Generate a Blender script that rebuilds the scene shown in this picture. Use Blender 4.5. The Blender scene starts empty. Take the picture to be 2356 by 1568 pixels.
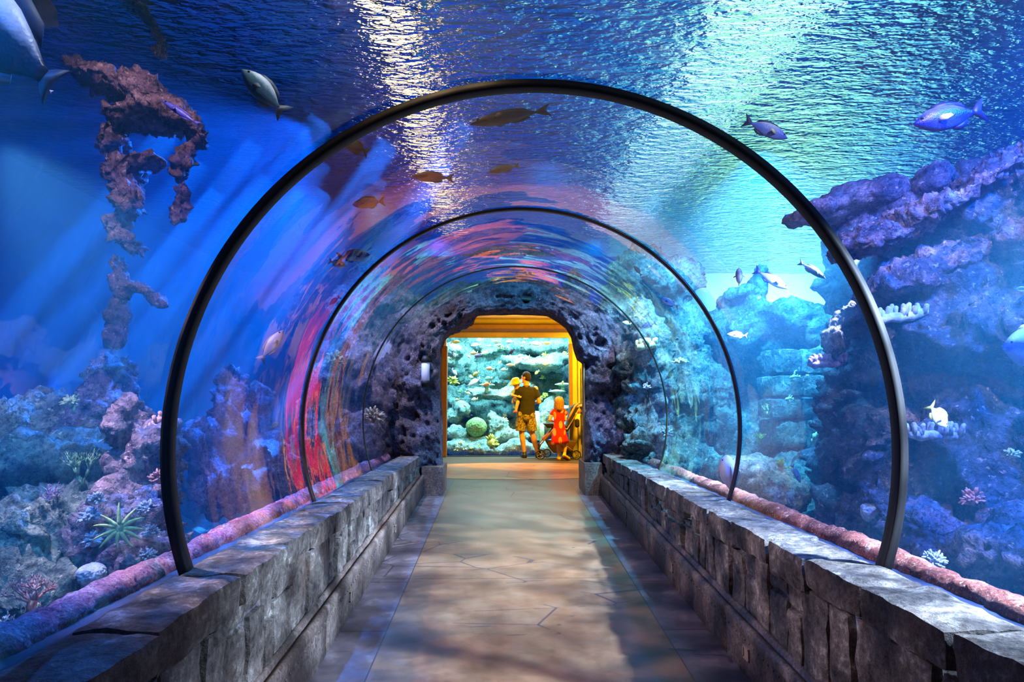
import bpy, bmesh, math, random
import numpy as np
from mathutils import Vector, Matrix, noise, Euler
random.seed(7)
SC = bpy.context.scene
C = SC.collection
PI = math.pi
R_ = math.radians

# ------------------------------------------------------------------ view
W_, H_, FPX = 2356, 1568, 1571.0
CAM = Vector((-0.1525, 0.0, 1.585))
PITCH, YAW = R_(5.047), R_(0.967)

def nvec(w):
    return Vector((noise.noise(w), noise.noise(w + Vector((31.7, 11.3, 5.9))), noise.noise(w + Vector((7.1, 47.3, 23.9)))))

def ray(px, py):
    v = Vector(((px - W_ / 2) / FPX, 1.0, -(py - H_ / 2) / FPX))
    c, s = math.cos(PITCH), math.sin(PITCH)
    v = Vector((v.x, c * v.y - s * v.z, s * v.y + c * v.z))
    c, s = math.cos(YAW), math.sin(YAW)
    return Vector((c * v.x + s * v.y, -s * v.x + c * v.y, v.z))

def at(px, py, Y):
    """world point seen at a pixel of the photograph at distance Y down the tunnel"""
    v = ray(px, py)
    return CAM + v * (Y / v.y)

def atz(px, py, z):
    v = ray(px, py)
    return CAM + v * ((z - CAM.z) / v.z)

def atx(px, py, x):
    v = ray(px, py)
    return CAM + v * ((x - CAM.x) / v.x)

cam = bpy.data.cameras.new('camera')
cam.lens = 36.0 * FPX / W_
cam.sensor_width = 36.0
cam.clip_start = 0.02
camo = bpy.data.objects.new('camera', cam)
C.objects.link(camo)
camo.location = CAM
camo.rotation_euler = (PI / 2 + PITCH, 0, -YAW)
SC.camera = camo
SC.view_settings.view_transform = 'Standard'
SC.view_settings.look = 'None'
SC.view_settings.exposure = 0.25
SC.view_settings.gamma = 1.0
SC.view_settings.use_curve_mapping = False
cy = SC.cycles
cy.max_bounces = 7
cy.diffuse_bounces = 2
cy.glossy_bounces = 3
cy.transmission_bounces = 4
cy.transparent_max_bounces = 24
cy.volume_bounces = 0
cy.caustics_reflective = False
cy.caustics_refractive = False
cy.sample_clamp_indirect = 3.0
cy.sample_clamp_direct = 12.0
cy.use_denoising = True

# ------------------------------------------------------------------ tags
def tag(o, label=None, cat=None, group=None, kind=None):
    if label: o['label'] = label
    if cat: o['category'] = cat
    if group: o['group'] = group
    if kind: o['kind'] = kind
    return o

def empty(name, loc, label, cat, group=None, rot=(0, 0, 0), scale=1.0):
    o = bpy.data.objects.new(name, None)
    C.objects.link(o)
    o.location = loc
    o.rotation_euler = rot
    o.scale = (scale, scale, scale)
    o.empty_display_size = 0.1
    return tag(o, label, cat, group)

def link_mesh(name, me, mats=None, parent=None, smooth=True, loc=None):
    o = bpy.data.objects.new(name, me)
    C.objects.link(o)
    if mats:
        for m in (mats if isinstance(mats, (list, tuple)) else [mats]):
            me.materials.append(m)
    if smooth:
        me.polygons.foreach_set('use_smooth', [True] * len(me.polygons))
    if parent is not None: o.parent = parent
    if loc is not None: o.location = loc
    return o

def pyobj(name, vs, fs, mats=None, parent=None, smooth=True, loc=None):
    me = bpy.data.meshes.new(name)
    me.from_pydata([tuple(v) for v in vs], [], fs)
    me.update()
    return link_mesh(name, me, mats, parent, smooth, loc)

def bmobj(name, bm, mats=None, parent=None, smooth=True, loc=None, recalc=True):
    if recalc: bmesh.ops.recalc_face_normals(bm, faces=bm.faces)
    me = bpy.data.meshes.new(name)
    bm.to_mesh(me); bm.free()
    return link_mesh(name, me, mats, parent, smooth, loc)

class MB:
    """collects shapes for one mesh"""
    def __init__(s): s.v = []; s.f = []
    def add(s, vs, fs):
        b = len(s.v); s.v += [Vector(v) for v in vs]; s.f += [tuple(i + b for i in f) for f in fs]
    def box(s, c, d, M=None):
        c = Vector(c); hx, hy, hz = d[0] / 2, d[1] / 2, d[2] / 2
        vs = [Vector((x, y, z)) for x in (-hx, hx) for y in (-hy, hy) for z in (-hz, hz)]
        if M is not None: vs = [M @ v for v in vs]
        s.add([c + v for v in vs], [(0, 1, 3, 2), (4, 6, 7, 5), (0, 4, 5, 1), (2, 3, 7, 6), (0, 2, 6, 4), (1, 5, 7, 3)])
    def tube(s, pts, rad, n=8, cap=True, sx=1.0):
        pts = [Vector(p) for p in pts]
        if not isinstance(rad, (list, tuple)): rad = [rad] * len(pts)
        b = len(s.v); up = None
        for i, p in enumerate(pts):
            t = (pts[min(i + 1, len(pts) - 1)] - pts[max(i - 1, 0)]).normalized()
            if up is None:
                up = Vector((0, 0, 1)) if abs(t.z) < 0.9 else Vector((1, 0, 0))
            a = t.cross(up); a = a.normalized() if a.length > 1e-6 else t.orthogonal().normalized()
            up = a.cross(t).normalized()
            for k in range(n):
                w = 2 * PI * k / n
                s.v.append(p + (a * math.cos(w) * sx + up * math.sin(w)) * rad[i])
        for i in range(len(pts) - 1):
            for k in range(n):
                k2 = (k + 1) % n
                s.f.append((b + i * n + k, b + i * n + k2, b + (i + 1) * n + k2, b + (i + 1) * n + k))
        if cap:
            s.f.append(tuple(b + k for k in reversed(range(n))))
            s.f.append(tuple(b + (len(pts) - 1) * n + k for k in range(n)))
    def lathe(s, c, prof, n=24, axis='z'):
        """prof: list of (r, h)"""
        c = Vector(c); b = len(s.v)
        for r, h in prof:
            for k in range(n):
                w = 2 * PI * k / n
                q = {'z': (r * math.cos(w), r * math.sin(w), h), 'x': (h, r * math.cos(w), r * math.sin(w)), 'y': (r * math.sin(w), h, r * math.cos(w))}[axis]
                s.v.append(c + Vector(q))
        for i in range(len(prof) - 1):
            for k in range(n):
                k2 = (k + 1) % n
                s.f.append((b + i * n + k, b + i * n + k2, b + (i + 1) * n + k2, b + (i + 1) * n + k))
        s.f.append(tuple(b + k for k in reversed(range(n))))
        s.f.append(tuple(b + (len(prof) - 1) * n + k for k in range(n)))
    def ell(s, c, r, M=None, n=10, m=14):
        c = Vector(c); b = len(s.v)
        for i in range(1, n):
            a = PI * i / n
            for k in range(m):
                w = 2 * PI * k / m
                v = Vector((r[0] * math.sin(a) * math.cos(w), r[1] * math.sin(a) * math.sin(w), r[2] * math.cos(a)))
                s.v.append(c + (M @ v if M is not None else v))
        for e in (1, -1):
            v = Vector((0, 0, e * r[2])); s.v.append(c + (M @ v if M is not None else v))
        for i in range(n - 2):
            for k in range(m):
                k2 = (k + 1) % m
                s.f.append((b + i * m + k, b + (i + 1) * m + k, b + (i + 1) * m + k2, b + i * m + k2))
        t0, t1 = b + (n - 1) * m, b + (n - 1) * m + 1
        for k in range(m):
            k2 = (k + 1) % m
            s.f.append((t0, b + k, b + k2)); s.f.append((t1, b + (n - 2) * m + k2, b + (n - 2) * m + k))
    def prism(s, poly, axis, a0, a1):
        """poly 2D in the plane normal to axis, from a0 to a1"""
        n = len(poly)
        def P(q, a): return {'y': (q[0], a, q[1]), 'x': (a, q[0], q[1]), 'z': (q[0], q[1], a)}[axis]
        s.add([P(q, a0) for q in poly] + [P(q, a1) for q in poly],
              [tuple(range(n)), tuple(reversed(range(n, 2 * n)))] + [(i, i + n, (i + 1) % n + n, (i + 1) % n) for i in range(n)])
    def build(s, name, mats, parent=None, smooth=True, bevel=0, loc=None, sub=0, fn=None):
        vs = s.v if fn is None else [fn(v) for v in s.v]
        me = bpy.data.meshes.new(name); me.from_pydata([tuple(v) for v in vs], [], s.f)
        bm = bmesh.new(); bm.from_mesh(me); bmesh.ops.recalc_face_normals(bm, faces=bm.faces); bm.to_mesh(me); bm.free()
        o = link_mesh(name, me, mats, parent, smooth, loc)
        if bevel:
            b = o.modifiers.new('b', 'BEVEL'); b.width = bevel; b.segments = 2; b.limit_method = 'ANGLE'; b.angle_limit = R_(40)
            if smooth:
                me.polygons.foreach_set('use_smooth', [True] * len(me.polygons)); b.harden_normals = False
        if sub:
            m = o.modifiers.new('s', 'SUBSURF'); m.levels = sub; m.render_levels = sub
        return o

# ------------------------------------------------------------------ materials
def L(h):
    """sRGB 0-255 triple to linear"""
    return tuple(((c / 255 + 0.055) / 1.055) ** 2.4 if c / 255 > 0.04045 else c / 255 / 12.92 for c in h) + (1.0,)

class NT:
    def __init__(s, m):
        m.use_nodes = True; s.m = m; s.t = m.node_tree; s.t.nodes.clear()
    def n(s, ty, **kw):
        x = s.t.nodes.new(ty)
        for k, v in kw.items():
            if k.startswith('_'): setattr(x, k[1:], v)
            else:
                key = int(k[1:]) if k[0] == 'i' and k[1:].isdigit() else k.replace('_', ' ')
                inp = x.inputs[key]
                if isinstance(v, bpy.types.NodeSocket): s.t.links.new(v, inp)
                else: inp.default_value = v
        return x
    def math(s, op, a, b=None, c=None):
        x = s.t.nodes.new('ShaderNodeMath'); x.operation = op
        for i, v in enumerate((a, b, c)):
            if v is None: continue
            if isinstance(v, bpy.types.NodeSocket): s.t.links.new(v, x.inputs[i])
            else: x.inputs[i].default_value = v
        return x.outputs[0]
    def ramp(s, fac, stops, interp='LINEAR'):
        x = s.t.nodes.new('ShaderNodeValToRGB'); x.color_ramp.interpolation = interp
        e = x.color_ramp.elements
        while len(e) < len(stops): e.new(0.5)
        for q, (p, c) in zip(e, stops): q.position = p; q.color = c if len(c) == 4 else tuple(c) + (1,)
        s.t.links.new(fac, x.inputs[0]); return x.outputs[0]
    def mix(s, fac, a, b, mode='MIX'):
        x = s.t.nodes.new('ShaderNodeMix'); x.data_type = 'RGBA'; x.blend_type = mode
        for i, v in ((0, fac), (6, a), (7, b)):
            if isinstance(v, bpy.types.NodeSocket): s.t.links.new(v, x.inputs[i])
            else: x.inputs[i].default_value = v
        return x.outputs[2]
    def pos(s, scale=(1, 1, 1), obj=False):
        if obj: p = s.n('ShaderNodeTexCoord').outputs['Object']
        else: p = s.n('ShaderNodeNewGeometry').outputs['Position']
        mp = s.n('ShaderNodeMapping', Vector=p); mp.inputs['Scale'].default_value = scale
        return mp.outputs[0]
    def noise(s, vec, scale, detail=4, rough=0.55, out=0, dist=0.0):
        return s.n('ShaderNodeTexNoise', Vector=vec, Scale=scale, Detail=detail, Roughness=rough, Distortion=dist).outputs[out]
    def voro(s, vec, scale, feature='F1', out=0):
        x = s.t.nodes.new('ShaderNodeTexVoronoi'); x.feature = feature
        s.t.links.new(vec, x.inputs['Vector']); x.inputs['Scale'].default_value = scale
        return x.outputs[out]
    def bump(s, h, strength=0.5, dist=0.02, normal=None):
        x = s.n('ShaderNodeBump', Height=h, Strength=strength, Distance=dist)
        if normal is not None: s.t.links.new(normal, x.inputs['Normal'])
        return x.outputs[0]
    def out(s, surf=None, vol=None):
        o = s.t.nodes.new('ShaderNodeOutputMaterial')
        if surf is not None: s.t.links.new(surf, o.inputs['Surface'])
        if vol is not None: s.t.links.new(vol, o.inputs['Volume'])
        return s.m
    def bsdf(s, color, rough=0.6, metal=0.0, normal=None, **kw):
        x = s.t.nodes.new('ShaderNodeBsdfPrincipled')
        for k, v in dict(kw, Base_Color=color, Roughness=rough, Metallic=metal).items():
            inp = x.inputs[k.replace('_', ' ')]
            if isinstance(v, bpy.types.NodeSocket): s.t.links.new(v, inp)
            else: inp.default_value = v
        if normal is not None: s.t.links.new(normal, x.inputs['Normal'])
        return x.outputs[0]

_cache = {}
def plain(name, rgb, rough=0.55, metal=0.0, var=0.12, scale=18, bump=0.0, sheen=0.0):
    """simple surface with faint mottling"""
    key = (name,)
    if key in _cache: return _cache[key]
    t = NT(bpy.data.materials.new(name)); c = L(rgb)
    p = t.pos(obj=True); nz = t.noise(p, scale, 3)
    dk = tuple(x * (1 - var * 1.6) for x in c[:3]) + (1,); lt = tuple(min(1, x * (1 + var)) for x in c[:3]) + (1,)
    col = t.ramp(nz, [(0.3, dk), (0.7, lt)])
    nrm = t.bump(t.noise(p, scale * 3, 3), bump, 0.01) if bump else None
    _cache[key] = t.out(t.bsdf(col, rough, metal, nrm)); return _cache[key]

def rock_mat(name, cols, scale=3.0, bump=0.8, pits=9.0, rough=0.85, bd=0.05):
    """encrusted rock: cols = list of sRGB triples from painted crevice shade, placed by noise, to crust colour"""
    t = NT(bpy.data.materials.new(name)); p = t.pos()
    n1 = t.noise(p, scale, 8, 0.65); n2 = t.noise(p, scale * 4.3, 6, 0.7)
    v1 = t.voro(p, pits)
    f = t.math('ADD', t.math('MULTIPLY', n1, 0.6), t.math('MULTIPLY', n2, 0.4))
    k = len(cols)
    col = t.ramp(f, [(0.32 + 0.36 * i / max(1, k - 1), L(c)) for i, c in enumerate(cols)])
    h = t.math('ADD', t.math('MULTIPLY', n2, 0.7), t.math('MULTIPLY', v1, 0.5))
    h = t.math('ADD', h, t.math('MULTIPLY', t.noise(p, scale * 12, 5, 0.7), 0.6))
    n3 = t.noise(p, scale * 11, 5, 0.7)
    col = t.mix(t.ramp(n3, [(0.40, (.75, .75, .75, 1)), (0.52, (0, 0, 0, 1))]), col, L(cols[0]))  # dark noise flecks imitate shaded crevices
    col = t.mix(t.ramp(t.noise(p, pits * 2.4, 3, .6), [(0.60, (0, 0, 0, 1)), (0.70, (.75, .75, .75, 1))]), col, L(cols[-1]))
    return t.out(t.bsdf(col, rough, 0, t.bump(h, bump, bd)))
# ------------------------------------------------------------------ dimensions
S = 0.0467            # the walkway climbs towards the end
RAD, AZ = 1.53, 1.431 # acrylic vault
FOOT = R_(-20.9)
RINGS = [2.852, 4.789, 6.907, 9.005]
YB = -3.2             # tunnel start behind the viewer
YE = 9.0              # portal
YP = YE - 0.05
ZS = 4.3             # water surface
ZE = 0.42             # floor of the hall at the end
YW = 14.6             # show window of the hall
HX0, HX1, HZ = -2.0, 2.15, 3.34

# ------------------------------------------------------------------ setting materials
def m_floor():
    t = NT(bpy.data.materials.new('walkway concrete')); p = t.pos()
    sx = t.n('ShaderNodeSeparateXYZ', Vector=p); x, y = sx.outputs[0], sx.outputs[1]
    n1 = t.noise(p, 2.2, 8, 0.65); n2 = t.noise(p, 9, 6, 0.7)
    f = t.math('ADD', t.math('MULTIPLY', n1, 0.55), t.math('MULTIPLY', n2, 0.45))
    col = t.ramp(f, [(0.36, L((82, 60, 42))), (0.5, L((106, 80, 57))), (0.66, L((126, 99, 73)))])
    colb = t.ramp(f, [(0.36, L((62, 58, 66))), (0.5, L((82, 76, 86))), (0.68, L((136, 130, 138)))])
    ax = t.math('ABSOLUTE', x)
    side = t.math('GREATER_THAN', ax, 0.84)
    col = t.mix(t.math('MULTIPLY', side, 0.85), col, colb)
    # joints: a long joint each side and cross joints in the border
    j1 = t.math('LESS_THAN', t.math('ABSOLUTE', t.math('SUBTRACT', ax, 0.84)), 0.004)
    yj = t.math('ABSOLUTE', t.math('SUBTRACT', t.math('FRACT', t.math('MULTIPLY', y, 1.05)), 0.5))
    j2 = t.math('MULTIPLY', t.math('LESS_THAN', yj, 0.006), side)
    yk = t.math('ABSOLUTE', t.math('SUBTRACT', t.math('FRACT', t.math('MULTIPLY', y, 0.47)), 0.5))
    j3 = t.math('LESS_THAN', yk, 0.0022)
    j = t.math('MAXIMUM', j1, t.math('MAXIMUM', j2, j3))
    # dark streaky worn cracks running across
    ps = t.pos((1.3, 6.5, 1))
    st = t.noise(ps, 1.5, 8, 0.72, dist=0.6)
    st = t.ramp(st, [(0.63, (0, 0, 0, 1)), (0.68, (1, 1, 1, 1))])
    ck = t.voro(t.pos((1.0, 1.9, 1)), 1.6, 'DISTANCE_TO_EDGE')
    ck2 = t.noise(p, 1.1, 3)
    ck = t.math('MULTIPLY', t.math('LESS_THAN', ck, 0.012), t.math('GREATER_THAN', ck2, 0.56))
    dark = t.math('MAXIMUM', t.math('MULTIPLY', st, 0.75), t.math('MULTIPLY', ck, 0.8))
    col = t.mix(dark, col, L((46, 42, 50)))
    spk = t.math('LESS_THAN', t.voro(p, 3.1), 0.05)
    col = t.mix(t.math('MULTIPLY', spk, 0.7), col, L((40, 34, 34)))
    col = t.mix(t.math('MULTIPLY', j, 0.8), col, L((34, 30, 32)))
    rg = t.math('ADD', t.math('MULTIPLY', f, 0.5), 0.16)
    h = t.math('SUBTRACT', t.math('ADD', f, t.math('MULTIPLY', t.noise(p, 60, 3), 0.12)), t.math('MULTIPLY', j, 0.8))
    return t.out(t.bsdf(col, rg, 0, t.bump(h, 0.35, 0.012)))

def m_acrylic():
    """thin clear sheet: fresnel mirror over a clear pass, slightly uneven"""
    t = NT(bpy.data.materials.new('clear acrylic')); p = t.pos()
    hb = t.noise(t.pos((0.6, 1.0, 0.6)), 1.5, 2, 0.4)
    nrm = t.bump(t.math('ADD', hb, t.math('MULTIPLY', t.noise(p, 9.0, 2), 0.02)), 0.35, 0.05)
    g = t.n('ShaderNodeNewGeometry')
    d = t.n('ShaderNodeVectorMath', _operation='DOT_PRODUCT', i0=g.outputs['Incoming'], i1=g.outputs['Normal'])
    c = t.math('ABSOLUTE', d.outputs['Value'])
    fr = t.math('POWER', t.math('SUBTRACT', 1.0, c), 5.0)
    fr = t.math('ADD', t.math('MULTIPLY', fr, 0.94), 0.05)
    gl = t.n('ShaderNodeBsdfGlossy', Color=(1, 1, 1, 1), Roughness=0.015, Normal=nrm)
    tr = t.n('ShaderNodeBsdfTransparent', Color=(0.985, 0.995, 1, 1))
    mx = t.n('ShaderNodeMixShader', i0=fr, i1=tr.outputs[0], i2=gl.outputs[0])
    return t.out(mx.outputs[0])

def m_water():
    t = NT(bpy.data.materials.new('sea water'))
    sc = t.n('ShaderNodeVolumeScatter', Color=(0.07, 0.50, 1.0, 1), Density=WATER_SC, Anisotropy=0.25)
    ab = t.n('ShaderNodeVolumeAbsorption', Color=(0.10, 0.62, 0.96, 1), Density=WATER_AB)
    a = t.n('ShaderNodeAddShader', i0=sc.outputs[0], i1=ab.outputs[0])
    return t.out(None, a.outputs[0])
WATER_SC, WATER_AB = 0.055, 0.10

def m_surface():
    """rippled underside of the water surface"""
    t = NT(bpy.data.materials.new('rippled water surface'))
    a = t.noise(t.pos((3.6, 8.5, 1)), 1.0, 3, 0.55, dist=0.5)
    b = t.noise(t.pos((11, 20, 1)), 1.0, 2, 0.5, dist=0.3)
    c = t.noise(t.pos((1.1, 1.3, 1)), 1.0, 2, 0.5)
    h = t.math('ADD', t.math('ADD', a, t.math('MULTIPLY', b, 0.5)), t.math('MULTIPLY', c, 0.8))
    nrm = t.bump(h, 1.0, 0.22)
    gl = t.n('ShaderNodeBsdfGlass', Color=(0.9, 0.97, 1, 1), Roughness=0.0, IOR=1.14, Normal=nrm)
    return t.out(gl.outputs[0])

M_FLOOR = m_floor(); M_ACR = m_acrylic(); M_WATER = m_water(); M_SURF = m_surface()
M_RING = plain('black rubber gasket', (20, 17, 19), 0.6, 0, 0.1, 30)
M_RING2 = plain('brown rubber gasket', (58, 40, 38), 0.4, 0, 0.1, 30)
M_SEAM = plain('thin bonded seam', (70, 74, 46), 0.4)
M_GASK = plain('dark blue base channel', (30, 44, 78), 0.45)
M_PAINT = plain('blue tank wall paint', (18, 64, 150), 0.85, 0, 0.2, 1.3)
M_PAINT2 = plain('pale tank wall paint', (150, 190, 190), 0.85, 0, 0.15, 1.0)
M_DARK = plain('dark render', (26, 26, 32), 0.9)

def m_stone():
    t = NT(bpy.data.materials.new('carved grey stone')); p = t.pos()
    n1 = t.noise(p, 5, 8, 0.7); n2 = t.noise(p, 26, 6, 0.7)
    f = t.math('ADD', t.math('MULTIPLY', n1, 0.55), t.math('MULTIPLY', n2, 0.45))
    col = t.ramp(f, [(0.38, L((34, 28, 26))), (0.46, L((92, 82, 76))), (0.55, L((130, 120, 112))), (0.64, L((206, 200, 190)))])
    mo = t.noise(p, 3.1, 5, 0.6)
    col = t.mix(t.ramp(mo, [(0.56, (0, 0, 0, 1)), (0.7, (0.55, 0.55, 0.55, 1))]), col, L((92, 60, 44)))
    h = t.math('ADD', n1, t.math('MULTIPLY', n2, 0.8))
    return t.out(t.bsdf(col, 0.78, 0, t.bump(h, 0.9, 0.03)))
M_STONE = m_stone()
M_BASEB = rock_mat('baseboard moulding', [(58, 46, 42), (104, 88, 80), (150, 138, 130)], 4, 0.35, 30, 0.6, 0.01)

# ------------------------------------------------------------------ floor
def grid_obj(name, xs, ys, fn, mat, **kw):
    vs = [fn(x, y) for y in ys for x in xs]; n = len(xs)
    fs = [(j * n + i, j * n + i + 1, (j + 1) * n + i + 1, (j + 1) * n + i) for j in range(len(ys) - 1) for i in range(n - 1)]
    return pyobj(name, vs, fs, mat, **kw)

def lin(a, b, n): return [a + (b - a) * i / (n - 1) for i in range(n)]

mb = MB()
prof = [(y, S * y) for y in (YB, YE)] + [(10.2, ZE), (YW + 0.1, ZE)]
mb.prism([(YB, S * YB), (YE, ZE), (YE, ZE - 0.3), (YB, S * YB - 0.3)], 'x', -1.3, 1.3)
mb.prism([(YE, ZE), (YW + 0.04, ZE), (YW + 0.04, ZE - 0.3), (YE, ZE - 0.3)], 'x', HX0, HX1)
fl = mb.build('floor', M_FLOOR, smooth=False)
tag(fl, 'grey brown concrete walkway climbing through the tunnel into the hall', 'floor', kind='structure')

# terracotta disc in the hall floor
mb = MB()
poly = []
for k in range(64):
    a = 2 * PI * k / 64
    ca, sa = math.cos(a), math.sin(a)
    poly.append((0.1 + 1.95 * math.copysign(abs(ca) ** 0.85, ca), 11.72 + 1.36 * math.copysign(abs(sa) ** 0.85, sa)))
mb.prism(poly, 'z', ZE - 0.01, ZE + 0.006)
t = NT(bpy.data.materials.new('terracotta paving')); p = t.pos()
col = t.ramp(t.noise(p, 3, 6), [(0.3, L((176, 120, 60))), (0.7, L((222, 166, 92)))])
ck = t.math('LESS_THAN', t.voro(t.pos((0.5, 1, 1)), 1.4, 'DISTANCE_TO_EDGE'), 0.008)
col = t.mix(t.math('MULTIPLY', ck, 0.6), col, L((90, 56, 34)))
o = mb.build('floor_medallion', t.out(t.bsdf(col, 0.32)), smooth=False)
tag(o, 'orange terracotta round inlay in the floor beyond the portal', 'floor inlay', kind='structure')

# ------------------------------------------------------------------ low stone walls
def stone(mb, c, d, sgn, r=0.02, step=0.05, amp=0.012, seed=0.0):
    hx = [x / 2 for x in d]; c = Vector(c)
    n = [max(2, int(round(x / step))) for x in d]
    def P(q):
        q = Vector(q); k = Vector([max(-hx[i] + min(r, hx[i] * .9), min(hx[i] - min(r, hx[i] * .9), q[i])) for i in range(3)])
        e = q - k
        if e.length > 1e-6: q = k + e.normalized() * min(r, min(hx) * .9)
        w = c + q
        nn = nvec(w * 9 + Vector((seed, 0, 0))) * amp + nvec(w * 30) * amp * 0.4
        w = w + nn
        return Vector((sgn * w.x, w.y, w.z))
    for ax in range(3):
        u, v = [i for i in range(3) if i != ax]
        for e in (-1, 1):
            vs = []
            for i in range(n[u] + 1):
                for j in range(n[v] + 1):
                    q = [0, 0, 0]; q[ax] = e * hx[ax]; q[u] = -hx[u] + 2 * hx[u] * i / n[u]; q[v] = -hx[v] + 2 * hx[v] * j / n[v]
                    vs.append(P(q))
            m = n[v] + 1
            mb.add(vs, [(i * m + j, i * m + j + 1, (i + 1) * m + j + 1, (i + 1) * m + j) for i in range(n[u]) for j in range(n[v])])

CAPZ = 0.912
def stone_wall(sgn, side):
    rnd = random.Random(11 + sgn)
    mb = MB()
    caps = []
    y = YB
    while y < YE - 0.02:
        l = rnd.uniform(0.38, 0.72); 
        if y + l > YE - 0.15: l = YE - y
        th = rnd.uniform(0.11, 0.17); dz = rnd.uniform(-0.008, 0.008); u0 = 1.150 + rnd.uniform(-0.006, 0.012)
        st = 0.035 if y < 5 else 0.06
        stone(mb, ((u0 + 1.425) / 2, y + l / 2, CAPZ + dz - th / 2), (1.425 - u0, l - 0.008, th), sgn, 0.022, st, 0.011, rnd.random() * 50)
        caps.append((y, y + l, CAPZ + dz - th)); y += l
    y = YB
    while y < YE - 0.02:
        l = rnd.uniform(0.12, 0.30)
        if y + l > YE - 0.06: l = YE - y
        yc = y + l / 2
        zt = min([c[2] for c in caps if c[0] - 1e-6 <= yc <= c[1] + 1e-6] or [CAPZ - .15])
        zb = S * yc + 0.24
        k = rnd.random()
        cuts = [zb, zt] if (k < 0.42 or zt - zb < 0.25) else [zb, zb + (zt - zb) * rnd.uniform(0.45, 0.85), zt]
        st = 0.04 if y < 4.5 else 0.07
        for a, b in zip(cuts[:-1], cuts[1:]):
            u0 = 1.172 + rnd.uniform(0, 0.028)
            stone(mb, ((u0 + 1.30) / 2, yc, (a + b) / 2), (1.30 - u0, l - 0.012, b - a - 0.012), sgn, 0.022, st, 0.012, rnd.random() * 50)
        y += l
    mb.prism([(sgn * 1.215, -0.2), (sgn * 1.40, -0.2), (sgn * 1.40, CAPZ - 0.06), (sgn * 1.215, CAPZ - 0.06)], 'y', YB, YE)
    o = mb.build('wall_' + side, M_STONE)
    tag(o, f'low carved grey stone parapet along the {side} edge of the walkway', 'low wall', kind='structure')
    # baseboard moulding
    mb = MB()
    pr = [(1.118, -0.02), (1.118, 0.20), (1.108, 0.222), (1.112, 0.255), (1.128, 0.268), (1.146, 0.262), (1.15, 0.246), (1.162, 0.246), (1.166, 0.272), (1.178, 0.282), (1.20, 0.272), (1.215, 0.24), (1.215, -0.02)]
    y = YB
    while y < YE - 0.1:
        l = min(1.02, YE - 0.06 - y); k = 10
        b = len(mb.v)
        for i in range(k + 1):
            yy = y + 0.003 + (l - 0.006) * i / k
            for q in pr:
                w = Vector((q[0], yy, q[1])); nv = nvec(w * 14) * 0.004
                mb.v.append(Vector((sgn * (w.x + nv.x), yy, w.z + S * yy + nv.z)))
        n = len(pr)
        for i in range(k):
            for j in range(n):
                mb.f.append((b + i * n + j, b + i * n + (j + 1) % n, b + (i + 1) * n + (j + 1) % n, b + (i + 1) * n + j))
        mb.f.append(tuple(b + j for j in range(n))); mb.f.append(tuple(b + k * n + j for j in reversed(range(n))))
        y += l
    o = mb.build('baseboard_' + side, M_BASEB)
    tag(o, f'brown moulded kerb with a double lip at the foot of the {side} parapet', 'baseboard', kind='structure')
    # cover plates set into the kerb
    ys = (3.62, 5.15, 7.0) if sgn > 0 else (4.55, 6.4)
    for yy in ys:
        m2 = MB()
        zc = S * yy + 0.125
        for dy, dz, hy, hz in ((0, .028, .085, .008), (0, -.028, .085, .008), (-.038, 0, .009, .06), (.038, 0, .009, .06)):
            m2.box((sgn * 1.115, yy + dy, zc + dz), (0.014, hy, hz))
        m2.box((sgn * 1.1175, yy, zc), (0.006, .07, .05))
        m2.build('cover_plate', plain('kerb cover plate', (128, 112, 100), 0.5), o, smooth=False)
    # row of studs (one part: a repeating surface pattern)
    m3 = MB(); yy = YB + 0.4
    while yy < 7.5:
        m3.ell((sgn * 1.117, yy, S * yy + 0.185), (0.005, 0.007, 0.007), n=4, m=6); yy += 0.062
    m3.build('stud_row', M_BASEB, o)
    # base channel of the acrylic
    mb = MB()
    mb.prism([(sgn * 1.405, 0.70), (sgn * 1.405, 0.896), (sgn * 1.44, 0.893), (sgn * 1.447, 0.876), (sgn * 1.545, 0.872), (sgn * 1.545, 0.70)], 'y', YB, YE)
    o = mb.build('trim_channel_' + side, M_GASK, smooth=False)
    tag(o, f'dark blue channel holding the foot of the acrylic on the {side}', 'channel', kind='structure')
stone_wall(-1, 'left'); stone_wall(1, 'right')

# ------------------------------------------------------------------ acrylic vault and its joints
def arc_pts(r, n=72, extra=0.0):
    a0, a1 = FOOT - extra, PI - FOOT + extra
    return [(r * math.cos(a0 + (a1 - a0) * k / n), AZ + r * math.sin(a0 + (a1 - a0) * k / n)) for k in range(n + 1)]

edges = [YB, 0.85] + RINGS
nm = ['overhead', 'around the first black ring behind', 'between the two nearest rings', 'between the second ring and the thin seam', 'next to the lava portal']
for i in range(len(edges) - 1):
    y0, y1 = edges[i], edges[i + 1]
    pts = arc_pts(RAD); vs = []; fs = []
    ysn = lin(y0, y1, 9)
    for y in ysn: vs += [(x, y, z) for x, z in pts]
    n = len(pts)
    for j in range(len(ysn) - 1):
        for k in range(n - 1):
            fs.append((j * n + k, j * n + k + 1, (j + 1) * n + k + 1, (j + 1) * n + k))
    o = pyobj('window_%d' % (i + 1), vs, fs, M_ACR)
    lab = ['clear curved acrylic vault panel behind the viewer', 'clear curved acrylic vault panel in front of the nearest black ring',
           'clear curved acrylic vault panel between the nearest ring and the second ring', 'clear curved acrylic vault panel between the second ring and the thin seam',
           'clear curved acrylic vault panel between the thin seam and the lava rock portal'][i]
    tag(o, lab, 'window panel', kind='structure')

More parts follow.
